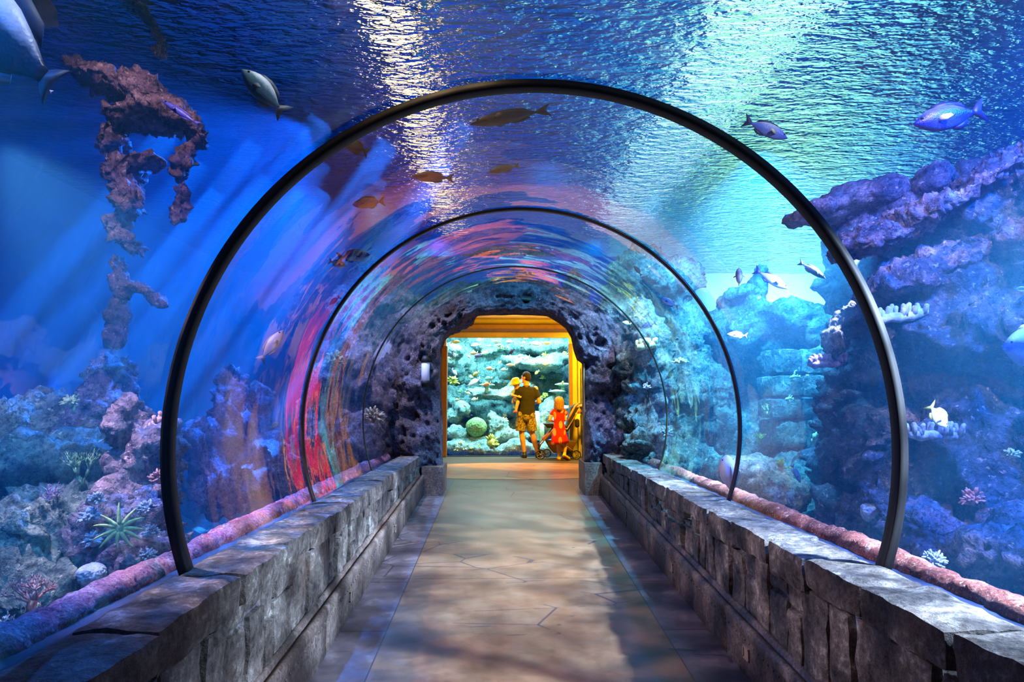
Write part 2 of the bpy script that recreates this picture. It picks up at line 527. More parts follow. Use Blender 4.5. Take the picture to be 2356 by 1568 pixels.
def ring(name, y, w, t_in, mat, label, t_out=0.004):
    a, b = arc_pts(RAD - t_in, 96, 0.015), arc_pts(RAD + t_out, 96, 0.015)
    mb = MB(); c = min(0.006, w / 4, t_in / 3)
    sec = []
    for (xi, zi), (xo, zo) in zip(a, b):
        dx, dz = xo - xi, zo - zi; l = math.hypot(dx, dz); ux, uz = dx / l, dz / l
        sec.append([(xo, y - w / 2, zo), (xi + ux * c, y - w / 2, zi + uz * c), (xi, y - w / 2 + c, zi), (xi, y + w / 2 - c, zi), (xi + ux * c, y + w / 2, zi + uz * c), (xo, y + w / 2, zo)])
    for s_ in sec: mb.v += [Vector(q) for q in s_]
    n = 6
    for i in range(len(sec) - 1):
        for j in range(n):
            mb.f.append((i * n + j, i * n + (j + 1) % n, (i + 1) * n + (j + 1) % n, (i + 1) * n + j))
    mb.f.append(tuple(range(n))); mb.f.append(tuple((len(sec) - 1) * n + j for j in range(n)))
    o = mb.build(name, mat)
    return tag(o, label, 'vault ring', kind='structure')
ring('trim_1', RINGS[0], 0.062, 0.034, M_RING, 'black joint ring nearest the viewer, the largest arch')
ring('trim_2', RINGS[1], 0.042, 0.016, M_RING2, 'thinner dark brown joint ring, second arch in')
ring('trim_3', RINGS[2], 0.022, 0.008, M_SEAM, 'hair thin olive seam between the second ring and the portal')
ring('trim_4', RINGS[3] - 0.03, 0.10, 0.045, M_RING, 'black rubber ring against the lava rock portal')
ring('trim_5', 0.85, 0.06, 0.03, M_RING, 'black joint ring behind the viewer')

# ------------------------------------------------------------------ water
XL, XR, YF = -5.6, 9.5, 14.3
mb = MB()
pts = [(x, z) for x, z in arc_pts(RAD + 0.012)]
poly = [(XL, -1.2), (XL, ZS - 0.02), (XR, ZS - 0.02), (XR, -1.2), (1.56, -1.2), (1.56, 0.83)] + pts + [(-1.56, 0.83), (-1.56, -1.2)]
mb.prism(poly, 'y', YB, YE + 0.02)
o = mb.build('water', M_WATER, smooth=False)
tag(o, 'blue sea water of the tank around the tunnel', 'water', kind='structure')
mb = MB(); mb.box(((XL + HX0 - .35) / 2, (YE + 0.03 + YF) / 2, (ZS - 1.22) / 2), (HX0 - .35 - XL, YF - YE - 0.03, ZS + 1.18))
tag(mb.build('water', M_WATER, smooth=False), 'blue sea water in the back of the tank left of the hall', 'water', kind='structure')
mb = MB(); mb.box(((XR + HX1 + .35) / 2, (YE + 0.03 + YF) / 2, (ZS - 1.22) / 2), (XR - HX1 - .35, YF - YE - 0.03, ZS + 1.18))
tag(mb.build('water', M_WATER, smooth=False), 'blue sea water in the back of the tank right of the hall', 'water', kind='structure')
mb = MB(); mb.box(((HX0 + HX1) / 2, (YE + 0.03 + YF) / 2, (3.58 + ZS - .02) / 2), (HX1 - HX0 + .68, YF - YE - 0.03, ZS - .02 - 3.58))
tag(mb.build('water', M_WATER, smooth=False), 'blue sea water over the roof of the hall', 'water', kind='structure')
mb = MB(); mb.box(((HX0 + HX1) / 2, YF + 0.1, 4.7), (HX1 - HX0, 0.2, 2.4)); tag(mb.build('wall_tank_back', M_PAINT, smooth=False), 'blue painted end wall of the tank over the hall', 'tank wall', kind='structure')
o = grid_obj('water_surface', [XL, 0, XR], [YB, 5, YF], lambda x, y: (x, y, ZS), M_SURF)
tag(o, 'rippled water surface above the tunnel with bright lamp streaks', 'water surface', kind='structure')

# tank shell
mb = MB(); mb.box((XL - 0.1, (YB + YF) / 2, 2), (0.2, YF - YB, 7.8)); tag(mb.build('wall_tank_left', M_PAINT, smooth=False), 'blue painted far wall of the tank on the left', 'tank wall', kind='structure')
mb = MB(); mb.box((XR + 0.1, (YB + YF) / 2, 2), (0.2, YF - YB, 7.8)); tag(mb.build('wall_tank_right', M_PAINT, smooth=False), 'blue painted far wall of the tank on the right', 'tank wall', kind='structure')
mb = MB(); mb.box(((XL + HX0) / 2, YF + 0.1, 2), (HX0 - XL, 0.2, 7.8)); tag(mb.build('wall_tank_back_left', M_PAINT, smooth=False), 'blue painted end wall of the tank left of the hall', 'tank wall', kind='structure')
mb = MB(); mb.box(((XR + HX1) / 2, YF + 0.1, 2), (XR - HX1, 0.2, 7.8)); tag(mb.build('wall_tank_back_right', M_PAINT2, smooth=False), 'pale end wall of the tank right of the hall', 'tank wall', kind='structure')
mb = MB(); mb.box(((XL + XR) / 2, YB - 0.15, 2), (XR - XL, 0.2, 7.8)); tag(mb.build('wall_rear', M_DARK, smooth=False), 'dark wall behind the viewer', 'wall', kind='structure')
mb = MB(); mb.box(((XL + XR) / 2, (YB + YF) / 2, 6.0), (XR - XL, YF - YB, 0.2)); tag(mb.build('ceiling', plain('dark blue service ceiling', (14, 70, 120), 0.9), smooth=False), 'dark blue service ceiling over the water', 'ceiling', kind='structure')

# sea bed both sides
def bed(sgn):
    us = [1.55 + (7.6) * (i / 70) ** 1.3 for i in range(71)]
    ys = lin(YB, YF, 120)
    def fn(u, y):
        w = Vector((u * sgn, y, 0))
        d = u - 1.55
        z = 0.84 - 1.0 * (1 - math.exp(-d * 0.9)) + 0.16 * d * max(0, d - 2.2) * 0.25
        n = noise.fractal(w * 0.8, 0.9, 2.1, 5) * 0.28 + noise.fractal(w * 3.0, 0.8, 2, 3) * 0.07
        z += n * min(1, d / 0.5)
        return (sgn * u, y, z)
    o = grid_obj('sea_bed', us, ys, fn, M_BED)
    tag(o, 'lumpy rock sea bed on the %s of the tunnel' % ('right' if sgn > 0 else 'left'), 'sea bed', kind='structure')
M_BED = rock_mat('reef bed rock', [(24, 30, 38), (70, 78, 84), (112, 116, 110), (150, 140, 130)], 2.2, 0.9, 8)
bed(-1); bed(1)

# ------------------------------------------------------------------ hall at the end
def m_plaster(name, rgb, s=2.0):
    t = NT(bpy.data.materials.new(name)); p = t.pos()
    n = t.noise(p, s, 7, 0.65); c = L(rgb)
    col = t.ramp(n, [(0.3, tuple(x * .75 for x in c[:3]) + (1,)), (0.7, c)])
    return t.out(t.bsdf(col, 0.7, 0, t.bump(t.noise(p, 24, 5), 0.3, 0.01)))
M_PLAS = m_plaster('sand plaster', (222, 206, 150))
M_WOOD = m_plaster('wide ceiling boards', (226, 196, 140), 5)
M_TIMB = m_plaster('brown timber casing', (150, 112, 72), 9)
def pz(px, py, Y): q = at(px, py, Y); return q.x, q.z
WX0, WZ1 = pz(1027, 776, YW); WX1, _ = pz(1309, 776, YW); WZ0 = ZE + 0.015
def wallbox(name, lo, hi, mat, label, cat='wall'):
    mb = MB(); mb.box([(a + b) / 2 for a, b in zip(lo, hi)], [b - a for a, b in zip(lo, hi)])
    return tag(mb.build(name, mat, smooth=False), label, cat, kind='structure')
mb = MB()
for lo, hi in (((HX0, YW, ZE - .2), (WX0, YW + .10, HZ)), ((WX1, YW, ZE - .2), (HX1, YW + .10, HZ)), ((WX0, YW, WZ1), (WX1, YW + .10, HZ)), ((WX0, YW, ZE - .2), (WX1, YW + .10, ZE - .02))):
    mb.box([(a + b) / 2 for a, b in zip(lo, hi)], [b - a for a, b in zip(lo, hi)])
tag(mb.build('wall_back', M_PLAS, smooth=False), 'sand coloured hall wall framing the big show window', 'wall', kind='structure')
wallbox('wall_hall_left', (HX0 - .15, YE + .52, ZE - .3), (HX0, YW + .25, HZ + .2), M_PLAS, 'hidden sand coloured side wall of the hall, left')
wallbox('wall_hall_right', (HX1, YE + .52, ZE - .3), (HX1 + .15, YW + .25, HZ + .2), M_PLAS, 'sand coloured side wall of the hall, right')
mb = MB()
y = 9.56
while y < YW + .2:
    mb.box(((HX0 + HX1) / 2, y + .14, HZ + .03), (HX1 - HX0, .274, .06)); y += .28
mb.box(((HX0 + HX1) / 2, (9.56 + YW) / 2, HZ + .1), (HX1 - HX0, YW - 9.56, .08))
tag(mb.build('ceiling_hall', M_WOOD, smooth=False), 'glowing yellow board ceiling of the hall', 'ceiling', kind='structure')
mb = MB(); mb.box(((HX0 + HX1) / 2, (12.75 + YW - .03) / 2, ZE - .002), (HX1 - HX0, YW - .03 - 12.75, .01))
tag(mb.build('floor_band', m_plaster('dark olive floor band', (74, 66, 50), 4), smooth=False), 'dark olive floor band in front of the show window', 'floor', kind='structure')
# cornice, lintel board and casing posts
xa, xb = pz(1000, 760, 14.45)[0], pz(1316, 760, 14.45)[0]
mb = MB(); z0, z1 = pz(1178, 762, 14.4)[1], pz(1178, 745, 14.4)[1]
mb.prism([(YW, z0), (YW - .10, z0 + .01), (YW - .2, z0 + .06), (YW - .22, z1 - .02), (YW - .18, z1), (YW, z1)], 'x', HX0, xb)
tag(mb.build('trim_cornice', M_TIMB, smooth=False), 'brown timber cornice above the show window', 'cornice', kind='structure')
def post(px0, px1, py0, py1, Y, mat, label, dep=.16):
    a, b = at(px0, py0, Y), at(px1, py1, Y)
    mb = MB(); mb.box(((a.x + b.x) / 2, Y + dep / 2, (a.z + ZE) / 2), (b.x - a.x, dep, a.z - ZE))
    return mb.build('trim_post', mat, bevel=.015, smooth=False), label
for i, (a, b, c, m, l) in enumerate(((1016, 1027, 795, M_TIMB, 'timber post at the left edge of the show window'), (1309, 1319, 790, M_TIMB, 'brown timber post at the right edge of the show window'), (1329, 1337, 770, M_PLAS, 'narrow plaster pilaster right of the show window'))):
    o, l = post(a, b, c, 1048, YW - .15 + i * .02, m, l)
    tag(o, l, 'post', kind='structure')
wallbox('trim_sill', (WX0, YW - .03, ZE - .02), (WX1, YW + .10, WZ0), M_DARK, 'low dark sill under the big show window', 'sill')
a, b = at(1337, 838, 14.42), at(1352, 1000, 14.42)
mb = MB(); k = 0
while k < 8:
    mb.box(((a.x + b.x) / 2, 14.43, a.z + (b.z - a.z) * (k + .5) / 8), (b.x - a.x, .05, abs(b.z - a.z) / 8 - .012)); k += 1
tag(mb.build('trim_panel', m_plaster('greenish yellow panel', (150, 160, 66), 6), smooth=False), 'greenish ribbed wall panel at the right edge of the doorway view', 'wall panel', kind='structure')
a, b = at(1341, 836, YP + .02), at(1347, 1122, YP + .02)
mb = MB(); mb.box(((a.x + b.x) / 2, YP + .05, (a.z + ZE) / 2), (b.x - a.x, .16, a.z - ZE))
tag(mb.build('trim_jamb', M_TIMB, smooth=False), 'brown timber edge strip on the right side of the rock doorway', 'trim', kind='structure')
M_GLASS2 = m_acrylic()
o = pyobj('window_6', [(WX0, YW + .05, WZ0), (WX1, YW + .05, WZ0), (WX1, YW + .05, WZ1), (WX0, YW + .05, WZ1)], [(0, 1, 2, 3)], M_GLASS2, smooth=False)
tag(o, 'clear pane of the big show window at the end of the hall', 'window', kind='structure')

# ------------------------------------------------------------------ lava portal
M_LAVA = rock_mat('purple lava rock', [(22, 18, 26), (74, 66, 82), (124, 112, 132), (176, 166, 178)], 5, 1.0, 16, 0.9, 0.04)
opening = [(1016, 1130), (1015, 1040), (1012, 960), (1010, 880), (1011, 806), (1019, 780), (1036, 764), (1058, 748), (1075, 728), (1100, 721), (1140, 718), (1180, 717), (1225, 718), (1262, 722), (1290, 737), (1308, 752), (1319, 772), (1324, 800), (1332, 825), (1345, 834), (1347, 900), (1345, 980), (1344, 1060), (1343, 1130)]
def portal():
    op = [at(x, y, YP) for x, y in opening]
    op = [(q.x, q.z) for q in op]
    # resample the opening
    seg = [0]
    for a, b in zip(op[:-1], op[1:]): seg.append(seg[-1] + math.hypot(b[0] - a[0], b[1] - a[1]))
    N = 250
    ip = []
    for k in range(N + 1):
        s = seg[-1] * k / N
        i = max(j for j in range(len(seg)) if seg[j] <= s + 1e-9); i = min(i, len(op) - 2)
        f = (s - seg[i]) / (seg[i + 1] - seg[i])
        ip.append((op[i][0] + (op[i + 1][0] - op[i][0]) * f, op[i][1] + (op[i + 1][1] - op[i][1]) * f))
    vs, fs = [], []
    M = 64
    def outer(k):
        f = k / N
        a = PI + R_(33) - (PI + R_(66)) * f
        r = RAD + 0.25
        return (r * math.cos(a), AZ + r * math.sin(a))
    rows = M + 1 + 8
    for k in range(N + 1):
        ix, iz = ip[k]; ox, oz = outer(k)
        for j in range(rows):
            if j <= M:
                t_ = j / M
                x, z = ix + (ox - ix) * t_, iz + (oz - iz) * t_
                w = Vector((x, 0, z))
                n = noise.fractal(w * 2.2, 0.9, 2.1, 4)
                cell = noise.voronoi(w * 9 + nvec(w * 6) * .3)[0][0]
                cell2 = noise.voronoi(w * 22)[0][0]
                big = noise.voronoi(w * 2.6 + Vector((3, 0, 1)) + nvec(w * 3) * .25)[0][0]
                hol = max(0, 0.33 - big) * 1.1
                y = YP - 0.14 - 0.16 * n + hol * 0.9 + max(0, 0.40 - cell) * 0.26 + max(0, .42 - cell2) * .10 + .02 * noise.fractal(w * 14, .7, 2.1, 3) - 0.10 * math.sin(PI * min(1, t_ * 1.2))
                if t_ < 0.06: y += (0.06 - t_) * 1.2
                jit = nvec(Vector((x * 8, 5, z * 8))) * 0.02
                v = Vector((x + jit.x, min(y, YP + .12), z + jit.z))
            else:
                d = (j - M) / 8
                w = Vector((ix * 3, d * 3, iz * 3))
                nn = noise.noise(w) * .025
                v = Vector((ix + nn, YP + 0.05 + d * 0.22, iz + nn))
            vs.append(v)
    # column order: jamb rows first (reverse) then the face
    order = list(range(rows - 1, M, -1)) + list(range(0, M + 1))
    for k in range(N):
        for a, b in zip(order[:-1], order[1:]):
            fs.append((k * rows + a, (k + 1) * rows + a, (k + 1) * rows + b, k * rows + b))
    o = pyobj('wall_portal', vs, fs, M_LAVA)
    tag(o, 'purple grey pitted lava rock wall around the doorway to the hall', 'rock wall', kind='structure')
    # backing that closes the wall towards the tank
    mb = MB()
    b0, b1 = at(1000, 900, YP).x, at(1365, 900, YP).x
    mb.box(((HX0 - .3 + b0) / 2, YE + .35, 1.43), (b0 - HX0 + .3, .3, 4.26)); mb.box(((HX1 + .3 + b1) / 2, YE + .35, 1.43), (HX1 + .3 - b1, .3, 4.26))
    mb.box(((b0 + b1) / 2, YE + .35, 3.33), (b1 - b0, .3, .46))
    mb.box(((HX0 + HX1) / 2, (YE + .5 + YF) / 2, 3.53), (HX1 - HX0 + .6, YF - YE - .5, .06))
    tag(mb.build('wall_portal_back', M_PAINT, smooth=False), 'dark backing wall of the portal', 'wall', kind='structure')
    # plinth blocks
    for (x0, x1, yt, sd) in ((970, 1020, 1072, 'left'), (1344, 1385, 1064, 'right')):
        a, b = at(x0, yt, YP - .2), at(x1, yt, YP - .2)
        m2 = MB(); stone(m2, ((a.x + b.x) / 2, YP + .1, (a.z + ZE) / 2 - .1), (abs(b.x - a.x), .7, a.z - ZE + .2), 1, .012, .05, .006)
        tag(m2.build('plinth', M_BASEB), 'smooth grey concrete plinth under the lava rock, %s side of the doorway' % sd, 'plinth', kind='structure')
portal()
# ------------------------------------------------------------------ reef
M_CRUST = rock_mat('pink crusted reef rock', [(30, 26, 44), (86, 72, 96), (156, 126, 144), (226, 198, 204)], 2.6, 1.0, 12, 0.85, 0.05)
M_REEF = rock_mat('grey green reef rock', [(30, 44, 52), (88, 104, 106), (146, 154, 146), (216, 214, 194)], 2.4, 1.0, 10, 0.85, 0.05)
M_PURP = rock_mat('mauve reef rock', [(34, 28, 48), (92, 80, 110), (150, 134, 160), (206, 190, 206)], 3.0, 1.0, 12, 0.85, 0.05)
M_DEEP = rock_mat('dark slate reef rock', [(22, 26, 40), (62, 70, 92), (100, 108, 130), (200, 180, 196)], 3.0, 1.0, 12, 0.85, 0.05)
M_PALE = rock_mat('pale show tank rock', [(60, 92, 100), (130, 160, 160), (190, 208, 200), (232, 240, 226)], 3.2, 1.0, 9, 0.85, 0.06)

def reef_rock(label, blobs, mat, voxel=0.06, amp=0.10, knob=0.05, kf=7.0, seed=0.0, name='reef_rock', cat='rock', ridge=0.0):
    """blobs: (px, py, Y, rx_px, ry_px, depth_m, turn_deg)"""
    bm = bmesh.new(); cs = []
    for q in blobs:
        px, py, Y, rx, ry, d = q[:6]; tr = q[6] if len(q) > 6 else 0
        c = at(px, py, Y); cs.append(c)
        M = Matrix.Translation(c) @ Matrix.Rotation(R_(tr), 4, 'Y') @ Matrix.Diagonal((rx * Y / FPX, d, ry * Y / FPX, 1))
        bmesh.ops.create_icosphere(bm, subdivisions=3, radius=1.0, matrix=M)
    me = bpy.data.meshes.new(name); bm.to_mesh(me); bm.free()
    tmp = bpy.data.objects.new('tmp', me); C.objects.link(tmp)
    r = tmp.modifiers.new('r', 'REMESH'); r.mode = 'VOXEL'; r.voxel_size = voxel
    dg = bpy.context.evaluated_depsgraph_get(); dg.update()
    ev = tmp.evaluated_get(dg)
    m2 = bpy.data.meshes.new_from_object(ev)
    bpy.data.objects.remove(tmp); bpy.data.meshes.remove(me)
    n = len(m2.vertices)
    co = np.empty(n * 3); m2.vertices.foreach_get('co', co); no = np.empty(n * 3); m2.vertex_normals.foreach_get('vector', no)
    co = co.reshape(-1, 3); no = no.reshape(-1, 3)
    org = sum(cs, Vector()) / len(cs)
    sv = Vector((seed, seed * 1.7, -seed))
    out = np.empty_like(co)
    for i in range(n):
        w = Vector(co[i]) + sv
        h = amp * (noise.fractal(w * 1.6, 0.6, 2.1, 6))
        if knob:
            v = noise.voronoi(w * kf)[0]
            h += knob * (0.5 - v[0]) * (0.5 + 1.2 * max(0, noise.noise(w * 1.3) + .3)) + knob * 0.45 * noise.fractal(w * kf * 2.2, 0.6, 2.2, 3)
            h += knob * 0.35 * (0.5 - noise.voronoi(w * kf * 3.1)[0][0])
        if ridge:
            h += ridge * (1 - abs(noise.noise(Vector((w.x * 1.2, w.y * 1.2, w.z * 5.0)))) * 2)
        k = nvec(w * 2.2) * amp * 0.7
        out[i] = (co[i][0] + no[i][0] * h + k.x - org.x, co[i][1] + no[i][1] * h + k.y - org.y, co[i][2] + no[i][2] * h + k.z - org.z)
    m2.vertices.foreach_set('co', out.reshape(-1)); m2.update()
    m2.materials.clear()
    o = link_mesh(name, m2, mat, None, True, org)
    return tag(o, label, cat)

# right side, nearest big formation
reef_rock('huge dark blue rock formation filling the tank beside the nearest ring on the right', [
    (2230, 560, 5.4, 200, 150, 1.0, -25), (2360, 480, 5.0, 190, 170, 1.0, -25), (2110, 620, 5.6, 170, 130, .8, -20), (2330, 760, 4.9, 260, 210, 1.0, 0),
    (2095, 800, 5.7, 150, 150, .8, 0), (2050, 640, 5.7, 110, 110, .6, 10), (2150, 1000, 5.3, 230, 210, 1.0, 0), (2380, 1050, 4.8, 260, 260, 1.0, 0), (2030, 960, 5.8, 90, 140, .6, 0),
    (2010, 1060, 5.9, 80, 140, .5, 0), (2250, 1230, 5.0, 300, 130, 1.0, 10), (2480, 600, 4.6, 260, 330, 1.2, 0)], M_DEEP, .034, .22, .10, 5.5, 1.0)
reef_rock('dark flat overhanging rock slab jutting left from the big formation towards the green glow', [
    (1960, 470, 5.6, 125, 32, .45, -14), (1860, 492, 5.5, 62, 24, .35, -10), (2040, 500, 5.7, 90, 44, .5, -20), (1955, 560, 5.8, 40, 70, .4, 0), (1950, 650, 5.9, 36, 90, .4, 0)], M_PURP, .04, .07, .03, 9.0, 3.0)
reef_rock('dark knob of rock standing on the upper edge of the big formation', [(2130, 415, 5.3, 34, 30, .3), (2120, 440, 5.3, 40, 24, .3)], M_PURP, .03, .05, .03, 11.0, 5.0)
reef_rock('diagonal pink crusted ledge running up to the right across the big formation', [
    (1990, 560, 4.9, 80, 24, .3, -22), (2120, 495, 4.8, 95, 30, .34, -26), (2240, 420, 4.7, 90, 34, .34, -28), (2345, 360, 4.6, 80, 36, .34, -26)], M_CRUST, .026, .09, .08, 10.0, 7.0)
reef_rock('lower pink crusted ledge crossing the big formation under the dark cave', [
    (2070, 660, 4.8, 90, 22, .26, -20), (2180, 610, 4.7, 80, 22, .26, -26), (2290, 560, 4.6, 80, 22, .28, -22), (2360, 540, 4.55, 50, 26, .28, -10)], M_CRUST, .026, .09, .08, 10.0, 9.0)
reef_rock('small arched rock rib left of the white finger coral', [(1945, 735, 5.3, 34, 14, .2, -45), (1915, 790, 5.3, 14, 46, .18, 0), (1985, 705, 5.2, 36, 14, .2, -10)], M_CRUST, .028, .05, .04, 13.0, 10.0)
# right side, middle distance
reef_rock('sunlit stepped rock shelf under the green glow, middle distance on the right', [
    (1700, 690, 9.2, 52, 26, .5), (1800, 735, 9.0, 110, 40, .7, 4), (1880, 750, 8.8, 60, 46, .6), (1690, 760, 9.2, 70, 50, .6), (1770, 790, 9.3, 100, 60, .5), (1640, 745, 9.6, 60, 30, .4)], M_REEF, .05, .10, .05, 7.0, 12.0)
reef_rock('stubby rock stump rising behind the sloping pale fish', [(1745, 650, 9.0, 22, 34, .2), (1752, 620, 9.0, 18, 16, .16)], M_REEF, .035, .05, .03, 10.0, 13.0)
reef_rock('grey green rock bank in the middle distance right of the second ring', [
    (1750, 900, 9.8, 90, 120, .4), (1660, 860, 10.0, 90, 150, .4), (1940, 900, 8.0, 60, 160, .5), (1720, 1050, 8.8, 90, 80, .5), (1860, 1130, 7.4, 110, 70, .6), (1780, 1160, 7.0, 90, 50, .5), (1960, 1180, 6.6, 90, 80, .6), (1880, 1000, 8.2, 60, 70, .4)], M_REEF, .045, .17, .09, 6.0, 15.0)
reef_rock('rock face covered in growth against the lava portal on the right side', [
    (1480, 900, 8.7, 60, 220, .5), (1570, 960, 9.0, 80, 200, .5), (1640, 1010, 9.2, 70, 170, .45), (1430, 860, 9.3, 50, 200, .4), (1500, 1060, 8.2, 60, 90, .4), (1590, 1090, 7.9, 70, 70, .4), (1540, 800, 9.3, 60, 70, .3), (1400, 750, 9.3, 46, 70, .3), (1500, 660, 9.0, 90, 50, .25), (1570, 740, 9.0, 50, 60, .25), (1560, 640, 8.95, 66, 66, .25), (1480, 630, 8.95, 70, 50, .25), (1440, 690, 9.1, 50, 60, .25)], M_REEF, .042, .14, .11, 7.0, 18.0)
reef_rock('mossy boulder low behind the second ring on the right', [(1735, 1100, 6.2, 70, 50, .35), (1790, 1130, 6.0, 60, 46, .35)], M_REEF, .04, .08, .05, 9.0, 19.0)
reef_rock('rounded boulder low down beyond the nearest ring on the right', [(2130, 1210, 4.4, 70, 60, .3), (2210, 1260, 4.2, 90, 50, .3)], M_PURP, .026, .12, .08, 9.0, 20.0)
reef_rock('blue lit boulder in the bottom right corner of the tank', [(2330, 1300, 3.7, 80, 70, .3), (2420, 1260, 3.7, 90, 110, .4)], M_CRUST, .024, .12, .08, 9.0, 21.0)
# left side
reef_rock('coral crusted rock arch high in the blue water on the left', [
    (250, 200, 4.6, 96, 32, .3, 12), (350, 240, 4.6, 80, 50, .3, 18), (430, 290, 4.6, 60, 26, .25, 40), (300, 270, 4.6, 52, 22, .25, 0), (265, 320, 4.6, 18, 40, .2, 10), (450, 320, 4.6, 34, 16, .2, 30), (330, 372, 4.6, 60, 10, .15, 4),
    (290, 400, 4.6, 40, 50, .22, 0), (305, 460, 4.6, 42, 54, .22, 0), (270, 530, 4.6, 22, 40, .18, 0), (300, 570, 4.6, 22, 30, .18, 0), (425, 370, 4.6, 12, 50, .12, 20), (410, 470, 4.6, 8, 60, .1, 4)], M_CRUST, .022, .09, .08, 11.0, 25.0)
reef_rock('broken string of pink crusts hanging below the left rock arch', [(272, 610, 4.6, 15, 26, .1), (276, 660, 4.6, 17, 30, .1), (266, 720, 4.6, 12, 36, .08), (264, 768, 4.6, 9, 22, .07), (318, 664, 4.6, 36, 8, .07, 12), (362, 690, 4.6, 22, 6, .05, 25)], M_CRUST, .02, .05, .05, 14.0, 26.0)
reef_rock('thin crooked pink rock spine hanging from the surface on the left', [
    (300, 5, 4.6, 30, 12, .15, 25), (345, 45, 4.6, 12, 40, .12, -40), (372, 95, 4.6, 9, 30, .1, -20), (372, 125, 4.6, 14, 16, .1, 0)], M_CRUST, .022, .04, .04, 14.0, 27.0)
reef_rock('orange brown rock at the upper left corner behind the big fish', [(75, 8, 4.2, 36, 40, .2, 20), (30, -20, 4.2, 60, 30, .2)], plain('rust orange crust', (190, 120, 84), .8, 0, .3, 8, .5), .03, .05, .03, 12.0, 28.0)
reef_rock('rounded rock pillar standing on the lower left reef', [(245, 850, 4.8, 44, 36, .28), (240, 920, 4.8, 50, 60, .3), (215, 1000, 4.8, 76, 60, .32)], M_PURP, .028, .10, .08, 9.0, 29.0)
reef_rock('broad grey mound of reef at the far left', [(60, 980, 4.6, 90, 60, .4), (110, 1060, 4.4, 130, 70, .5), (-30, 1040, 4.4, 100, 130, .5)], M_REEF, .03, .14, .10, 8.0, 31.0)
reef_rock('pink topped pillar left of the nearest black ring', [(300, 990, 4.2, 34, 70, .25), (305, 1070, 4.2, 50, 50, .28), (345, 1060, 4.1, 40, 70, .25), (330, 1130, 4.0, 60, 50, .3)], M_CRUST, .026, .10, .08, 9.0, 33.0)
reef_rock('dark reef bank in the lower left corner', [(60, 1240, 3.8, 130, 90, .4), (160, 1180, 4.0, 110, 80, .4), (0, 1380, 3.4, 120, 90, .35), (120, 1370, 3.4, 90, 60, .3)], M_REEF, .026, .12, .09, 9.0, 35.0)
reef_rock('boulder carrying the pale starfish behind the left parapet', [(275, 1235, 3.75, 96, 100, .22), (340, 1290, 3.7, 70, 60, .24)], M_PURP, .022, .05, .07, 13.0, 37.0)
reef_rock('row of mauve rock columns seen through the panel beyond the nearest ring, left side', [
    (530, 960, 6.4, 44, 130, .3), (580, 1000, 6.6, 46, 110, .3), (520, 1110, 6.0, 70, 60, .35), (620, 1070, 6.4, 50, 80, .3), (470, 1040, 6.0, 34, 80, .25)], M_PURP, .036, .13, .10, 8.0, 39.0)
reef_rock('rock face against the lava portal on the left side', [
    (830, 900, 8.8, 60, 200, .45), (760, 980, 8.6, 60, 160, .4), (880, 860, 9.3, 50, 220, .4), (820, 1060, 8.2, 60, 90, .4), (710, 1040, 8.2, 50, 90, .4), (930, 740, 9.3, 60, 60, .3), (780, 830, 9.2, 50, 60, .3), (860, 670, 9.0, 80, 56, .25), (800, 730, 9.0, 46, 60, .25)], M_PURP, .042, .14, .11, 7.0, 41.0)
reef_rock('dark rock crown over the lava portal', [(1180, 640, 9.45, 150, 34, .25), (1040, 690, 9.45, 90, 60, .25, -35), (1330, 690, 9.45, 90, 60, .25, 35), (1180, 600, 9.7, 130, 30, .25)], M_PURP, .05, .09, .06, 7.0, 43.0)

# carved ruin wall in the tank, right
def ruin():
    mb = MB(); rnd = random.Random(4)
    rows = [(1788, 1925, 800, 858), (1786, 1922, 862, 912), (1780, 1918, 916, 962), (1790, 1915, 966, 1030)]
    for r, (x0, x1, y0, y1) in enumerate(rows):
        xs = [x0, x0 + (x1 - x0) * rnd.uniform(.42, .6), x1]
        for a, b in zip(xs[:-1], xs[1:]):
            p, q = at(a + 1, y1 - 1, 7.6), at(b - 1, y0 + 1, 7.6)
            d = .5 + rnd.uniform(-.06, .06)
            stone(mb, ((p.x + q.x) / 2, 7.9 + rnd.uniform(-.04, .04), (p.z + q.z) / 2), (q.x - p.x, d, q.z - p.z), 1, .03, .05, .016, r * 7.0)
    o = mb.build('ruin_wall', M_REEF)
    tag(o, 'sunken ruin of squared stone blocks in four courses, right of the second ring', 'ruin')
ruin()

# crusted ridge along the foot of the acrylic
def ridge(sgn, mat, label):
    pts = []; n = 420; m = 14; YE2 = YE - .32; mb = MB()
    for i in range(n + 1):
        y = YB + (YE2 - YB) * i / n
        for k in range(m):
            a = 2 * PI * k / m
            w = Vector((1.60, y, .868)); r = .062 + .02 * noise.noise(Vector((sgn * 3, y * 1.7, 0)))
            q = Vector((w.x + r * math.cos(a) * 1.15, y, w.z + r * math.sin(a)))
            h = noise.noise(q * 14) * .014 + (0.5 - noise.voronoi(q * 30)[0][0]) * .022 + noise.noise(q * 60) * .006
            q += Vector((math.cos(a), 0, math.sin(a))) * h
            mb.v.append(Vector((sgn * q.x, q.y, q.z)))
    for i in range(n):
        for k in range(m):
            k2 = (k + 1) % m
            mb.f.append((i * m + k, i * m + k2, (i + 1) * m + k2, (i + 1) * m + k))
    mb.f.append(tuple(range(m))); mb.f.append(tuple(n * m + k for k in range(m)))
    tag(mb.build('crusted_ridge', mat), label, 'coral ridge')
ridge(-1, rock_mat('mauve coralline crust', [(84, 34, 60), (176, 84, 120), (214, 140, 160), (250, 226, 226)], 7, .7, 34, .8, .015), 'long pink and mauve coralline ridge along the left foot of the acrylic')
ridge(1, rock_mat('rust coralline crust', [(64, 26, 24), (138, 66, 54), (176, 98, 82), (240, 214, 196)], 7, .7, 34, .8, .015), 'long rust red coralline ridge along the right foot of the acrylic')

